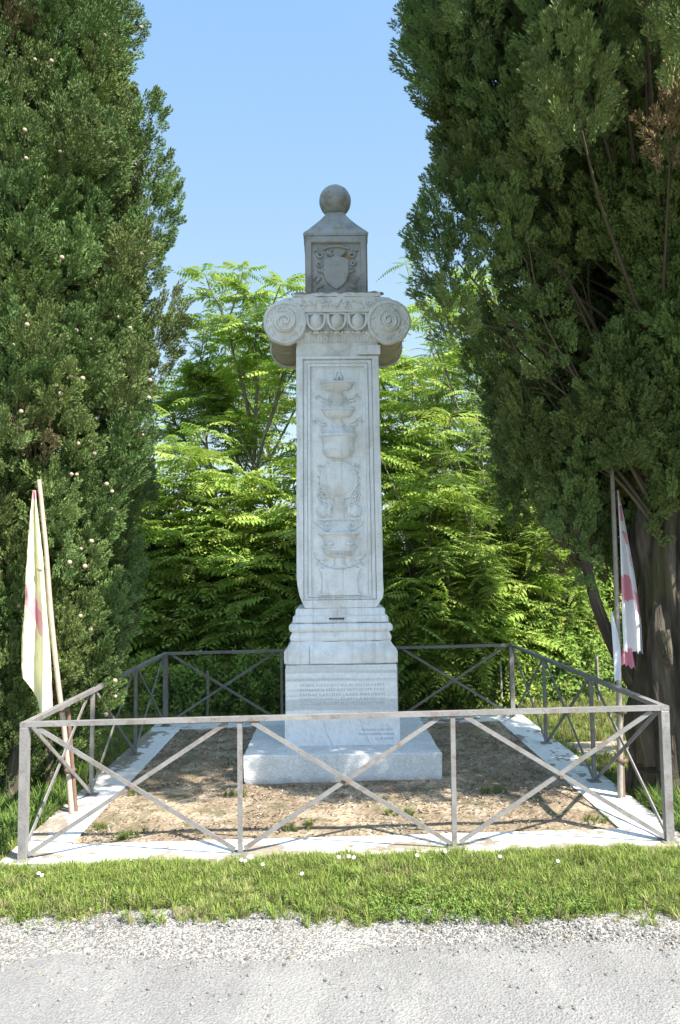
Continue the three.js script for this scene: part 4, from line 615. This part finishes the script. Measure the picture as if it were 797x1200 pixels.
// ---- low dark bushes with small oval leaves
const oval = (() => { const T = []; const a = V(0, 0, 0), e = V(0, 0.06, 0.004), l = V(-0.017, 0.028, 0.006), m = V(0, 0.028, 0), q = V(0.017, 0.028, 0.006); T.push([a, m, l], [l, m, e], [a, q, m], [m, q, e]); return tris(T); })();
const sprigs = (() => { const r = rng(15), l = []; for (let i = 0; i < 9; i++) { const g = oval.clone(); g.scale(0.8 + 0.5 * r(), 0.8 + 0.5 * r(), 1); g.rotateX(0.5 + r() * 0.9); g.rotateY(i * 2.4); g.translate(0, i * 0.022, 0); l.push(g); } return mergeGeometries(l); })();
M.bush = leafMat(rgb(1, 1, 1), 0.35, 0.93);
function bush(x, z, w, h, d, seed, label, tint, n) {
  const r = rng(seed), root = thing('bush', label, 'bush', [x, groundY(x, z) - 0.02, z], G4), c = new Cloud(), stems = [];
  for (let i = 0; i < n; i++) {
    const a = r() * 6.283, e = Math.acos(1 - r()), k = Math.pow(r(), 0.28) * (0.8 + 0.3 * N3(Math.cos(a) * 2 + seed, e * 2, Math.sin(a) * 2)), dd = V(Math.cos(a) * Math.sin(e) * w, Math.cos(e) * h, Math.sin(a) * Math.sin(e) * d).multiplyScalar(k);
    const b = 0.6 + 0.8 * r(), y = r() < 0.15 ? 1.35 : 1; c.add(dd, orient(V(dd.x / w + r() - 0.5, dd.y / h + 0.3 + r() * 0.5, dd.z / d + r() - 0.5).normalize(), r() * 6.28), 0.8 + 0.7 * r(), [tint[0] * b * y, tint[1] * b, tint[2] * b]);
  }
  for (let i = 0; i < 8; i++) { const a = r() * 6.283; stems.push(limb([V(0, -0.02, 0), V(Math.cos(a) * w * 0.3, h * 0.45, Math.sin(a) * d * 0.3), V(Math.cos(a) * w * 0.7, h * 0.8, Math.sin(a) * d * 0.7)], [0.018, 0.006], 5, 0, 0, 2)); }
  part('stems', merge(stems), M.twig, root).userData.kind = 'stuff'; c.build('foliage', sprigs, M.bush, root); return root;
}
let bi = 0; const bushL = ['low dark leafy bush behind the back railing, left of the pillar', 'low dark leafy bush behind the back railing, right of the pillar'];
for (const [x, z, w, h, d] of [[-4.8, -7.0, 1.0, 1.7, 0.8], [-3.7, -6.4, 0.8, 1.3, 0.7], [-2.6, -5.6, 0.6, 0.7, 0.4], [-1.8, -5.5, 0.6, 0.6, 0.4], [-1.1, -5.4, 0.5, 0.75, 0.4], [-0.5, -5.7, 0.6, 0.9, 0.5], [0.7, -5.2, 0.5, 0.6, 0.3], [1.4, -5.25, 0.5, 0.7, 0.35], [2.1, -5.3, 0.6, 0.75, 0.4], [2.9, -5.9, 0.8, 1.6, 0.7], [3.4, -6.6, 1.0, 2.4, 0.9], [4.6, -6.8, 1.1, 2.2, 0.9], [-3.9, -10.8, 1.4, 2.6, 0.8], [-2.6, -10.7, 1.4, 2.5, 0.8], [-1.2, -10.8, 1.3, 2.4, 0.8], [0.6, -9.8, 1.2, 2.9, 0.8], [1.9, -9.9, 1.2, 3.2, 0.8], [3.1, -9.2, 1.2, 3.4, 0.8], [5.9, -6.9, 1.1, 2.2, 0.9], [-6.2, -7.6, 1.1, 2.0, 0.9]]) { bi++; bush(x, z, w, h, d, 100 + bi, x < 0 ? bushL[0] : bushL[1], bi % 3 ? [0.19, 0.29, 0.05] : [0.26, 0.36, 0.06], Math.round(1500 * w * h)); scene.children[scene.children.length - 1].userData.group = G4 + (x < 0 ? ', left of the pillar' : ', right of the pillar'); }

// ------------------------------------------------------------------ grass, gravel, litter, daisies
function grassTuft(seed, n, len) {
  const r = rng(seed), T = [];
  for (let i = 0; i < n; i++) { const a = r() * 6.283, d = V(Math.cos(a), 0, Math.sin(a)), b = d.clone().multiplyScalar(0.02 * r()), L = len * (0.5 + 0.6 * r()), w = 0.0012 + 0.0012 * r(), s = V(-d.z, 0, d.x).multiplyScalar(w), ln = 0.15 + 0.75 * r(), m = b.clone().add(V(d.x * L * 0.3 * ln, L * 0.55, d.z * L * 0.3 * ln)), e = b.clone().add(V(d.x * L * 0.9 * ln, L * (1 - 0.35 * ln), d.z * L * 0.9 * ln)); T.push([b.clone().sub(s), b.clone().add(s), m.clone().add(s)], [b.clone().sub(s), m.clone().add(s), m.clone().sub(s)], [m.clone().sub(s), m.clone().add(s), e]); }
  return tris(T);
}
const gt = [grassTuft(1, 20, 0.075), grassTuft(2, 20, 0.095), grassTuft(3, 18, 0.055)];
M.grass = leafMat(rgb(1, 1, 1), 0.35, 0.93);
{
  const c = gt.map(() => new Cloud()), r = rng(64);
  const inTerrace = (x, z) => x > -TX - 0.01 && x < TX + 0.01 && z > TB - 0.01 && z < TF + 0.015;
  const put = (x, z, big) => {
    const dry = sstep(0.25, 0.75, N3(x * 1.1, 20, z * 2.2) * 0.6 + 0.35 * N3(x * 4, 2, z * 4)), b = 0.7 + 0.6 * r(), kind = r(), edge = z > TF ? sstep(vergeEdge(x) - 0.2, vergeEdge(x) + 0.05, z) : 0;
    const col = mixc(mixc([0.195, 0.262, 0.048], [0.27, 0.325, 0.078], kind), [0.42, 0.36, 0.19], clamp(dry * 0.4 + (r() < 0.08 + 0.3 * edge ? 0.75 : 0)));
    c[big ? Math.floor(r() * 2) : Math.floor(r() * 3)].add(V(x, groundY(x, z) - 0.004, z), orient(V((r() - 0.5) * 0.4, 1, (r() - 0.5) * 0.4).normalize(), r() * 6.28), 0.6 + 0.65 * r(), mulc(col, b));
  };
  for (let i = 0; i < 56000; i++) { // verge in front
    const x = mix(-6, 6, r()), z = mix(TF, 1.1, r()), e = vergeEdge(x); if (z > e + 0.1 || (z > e - 0.28 && r() < sstep(e - 0.28, e + 0.08, z))) continue; if (N3(x * 2.2, 40, z * 3) > 0.72 - 0.4 * sstep(0.25, 0.7, z) && r() < 0.8) continue; put(x, z, z < 0.35);
  }
  for (let i = 0; i < 60000; i++) { const x = mix(-8, 8, r()), z = mix(-9, TF, r()); if (inTerrace(x, z) || (x > 2.3 && Math.abs(z - pathZ(x)) < 0.3) || (Math.abs(x) < 2.3 && z < -4.4 && r() < 0.5)) continue; put(x, z, true); }
  c.forEach((k, i) => { const o = k.build('grass', gt[i], M.grass, scene); o.name = numbered('grass'); tag(o, ['short green lawn grass of the roadside verge', 'longer green grass blades of the verge and terrace edge', 'fine low grass of the verge'][i], 'grass', null, 'stuff'); });
  // clover-like low plants in the verge
  const cl = new Cloud(); for (let i = 0; i < 900; i++) { const a = r() * 6.283, q = Math.sqrt(r()), s = r() < 0.45; const x = s ? 0.72 + Math.cos(a) * q * 0.65 : mix(-2.4, 2.4, r()), z = s ? 0.74 + Math.sin(a) * q * 0.18 : mix(0.15, 0.85, r()); if (z > vergeEdge(x) + 0.12) continue; const b = 0.7 + 0.6 * r(); cl.add(V(x, groundY(x, z) + 0.012 + 0.02 * r(), z), orient(V((r() - 0.5) * 1.6, 1, (r() - 0.5) * 1.6).normalize(), r() * 6.28), 0.22 + 0.16 * r(), [0.17 * b, 0.26 * b, 0.045 * b]); }
  tag(cl.build('clover', sprigs, M.grass, scene), 'dark green patch of clover in the verge at the gravel edge', 'clover', null, 'stuff');
  // tall tufts at the terrace edges
  const tall = new Cloud(); for (let i = 0; i < 900; i++) { const s = r(); let x, z; if (s < 0.45) { x = mix(-2.9, -2.22, r()); z = mix(-2.2, -0.3, r()); } else if (s < 0.7) { x = mix(2.24, 2.6, r()); z = mix(-1.0, 0.3, r()); } else { x = mix(2.3, 5, r()); z = mix(-5, -2, r()); } if (x > 2.3 && Math.abs(z - pathZ(x)) < 0.36) continue; const b = 0.7 + 0.6 * r(); tall.add(V(x, groundY(x, z), z), orient(V((r() - 0.5) * 0.5, 1, (r() - 0.5) * 0.5).normalize(), r() * 6.28), 1.3 + 1.2 * r(), mulc(s > 0.7 ? [0.24, 0.24, 0.08] : [0.12, 0.19, 0.035], b)); }
  tag(tall.build('tall_grass', gt[1], M.grass, scene), 'taller grass tufts at the terrace sides and under the trees', 'grass', null, 'stuff');
}
{ // daisies
  const r = rng(12), petal = []; for (let i = 0; i < 11; i++) { const a = (i / 11) * 6.283; petal.push(new THREE.SphereGeometry(1, 6, 4).scale(0.006, 0.0012, 0.0026).translate(0.007, 0, 0).rotateY(a)); }
  const pg = merge(petal), cg = new THREE.SphereGeometry(0.0038, 8, 6).scale(1, 0.6, 1), sg = limb([V(0, -0.06, 0), V(0.004, -0.03, 0), V(0, 0, 0)], [0.0014, 0.0012], 4, 0, 0, 2);
  const pm = std({ color: rgb(0.78, 0.77, 0.75) }), cm = std({ color: rgb(0.6, 0.38, 0.03) }), sm = std({ color: rgb(0.1, 0.18, 0.03) });
  for (const [x, z] of [[-1.86, 0.28], [-1.83, 0.31], [-0.52, 0.06 + 0.2], [-0.66, 0.17], [-0.635, 0.185], [-0.6, 0.15], [-0.06, 0.22], [0.0, 0.21], [0.03, 0.225], [0.42, 0.2], [-0.28, 0.42], [0.92, 0.25], [0.6, 0.16], [1.25, 0.33]]) { const d = thing('daisy', 'tiny white daisy standing in the green roadside verge', 'flower', [x, groundY(x, z) + 0.075, z], 'white daisies in the verge'); part('petals', pg, pm, d); part('flower_centre', cg, cm, d).position.y = 0.002; part('stem', sg, sm, d); d.rotation.set(0.5 + r() * 0.3, 0, (r() - 0.5) * 0.5); }
}
{ // loose stones on the shoulder and road
  const r = rng(90), geo = [0, 1].map((k) => { const g = jitter(new THREE.IcosahedronGeometry(1, 1), 0.28, 1.3, k * 5); g.scale(1, 0.62, 0.85); g.computeVertexNormals(); return g; }), c = [new Cloud(), new Cloud()];
  const pm = std({ roughness: 0.95 });
  for (let i = 0; i < 46000; i++) {
    const x = mix(-4.5, 4.5, r()), e = vergeEdge(x), re = roadEdge(x), z = r() < 0.62 ? mix(e - 0.08, re + 0.1, r()) : re + Math.pow(r(), 1.8) * 1.8, on = z > re; if (on && r() < 0.45) continue; if (z < e && r() < 0.6) continue;
    const s = (on ? 0.002 : 0.0026) + 0.008 * Math.pow(r(), 9), b = 0.5 + 0.65 * r(); c[i % 2].add(V(x, (on ? -0.105 + lie(x) + 0.021 : groundY(x, z) + 0.007) + s * 0.25, z), tmpQ.setFromEuler(new THREE.Euler(r() * 0.8, r() * 6, r() * 0.8)).clone(), s * (0.8 + 0.5 * r()), mulc(r() < 0.12 ? [0.20, 0.165, 0.125] : [0.24, 0.23, 0.213], b));
  }
  c.forEach((k, i) => { const o = k.build('loose_gravel', geo[i], pm, scene); o.name = numbered('loose_gravel'); tag(o, ['pale loose gravel scattered along the edge of the road', 'small pale stones strewn on the road shoulder'][i], 'gravel', null, 'stuff'); });
}
{ // litter on the terrace floor: bits of twig, dry scale leaves and pale chips
  const r = rng(33), flake = tris([[V(-1, 0, -0.45), V(1, 0.12, -0.3), V(0.8, 0, 0.5)], [V(-1, 0, -0.45), V(0.8, 0, 0.5), V(-0.7, 0.15, 0.4)]]), c = new Cloud(), fm = std({ side: THREE.DoubleSide, roughness: 1 });
  for (let i = 0; i < 15000; i++) { const x = mix(-TI, TI, r()), z = mix(TBI, TFI + (r() < 0.2 ? 0.12 : 0), r()); if (Math.abs(x) < 0.86 && z < -1.62 && z > -3.4) continue; if (N3(x * 1.4, 50, z * 1.4) < -0.1 && r() < 0.6) continue; const k = r(), col = k < 0.3 ? [0.06, 0.045, 0.03] : k < 0.62 ? [0.22, 0.165, 0.11] : k < 0.86 ? [0.14, 0.095, 0.06] : [0.46, 0.43, 0.38], s = k > 0.86 ? 0.006 + 0.010 * r() * r() : 0.005 + 0.012 * r(); c.add(V(x, lie(x) - 0.004 + 0.008 * N3(x * 1.7, 6, z * 1.7) + 0.003 * r(), z), tmpQ.setFromEuler(new THREE.Euler((r() - 0.5) * 0.9, r() * 6.28, (r() - 0.5) * 0.9)).clone(), V(s * (k < 0.62 ? 1.6 : 1), s, s * (k < 0.3 ? 0.35 : 0.9)), mulc(col, 0.7 + 0.6 * r())); }
  tag(c.build('litter', flake, fm, scene), 'dry scale leaves, twig bits and pale chips on the terrace floor', 'litter', null, 'stuff');
  const w = new Cloud(); for (let i = 0; i < 150; i++) { const spot = [[-1.5, -0.42], [-1.72, -1.5], [-0.35, -0.5], [0.4, -0.75], [1.2, -1.25], [-0.9, -1.35], [1.75, -0.45], [-1.76, -0.6]][i % 8]; const x = spot[0] + (r() - 0.5) * 0.22, z = spot[1] + (r() - 0.5) * 0.14, b = 0.7 + 0.6 * r(); w.add(V(x, lie(x) - 0.012, z), orient(V((r() - 0.5) * 1.2, 1, (r() - 0.5) * 1.2).normalize(), r() * 6), 0.35 + 0.4 * r(), [0.13 * b, 0.17 * b, 0.035 * b]); }
  tag(w.build('weeds', gt[1], M.grass, scene), 'small weeds sprouting in the cracks of the terrace floor', 'weeds', null, 'stuff');
}
renderer.render(scene, camera);
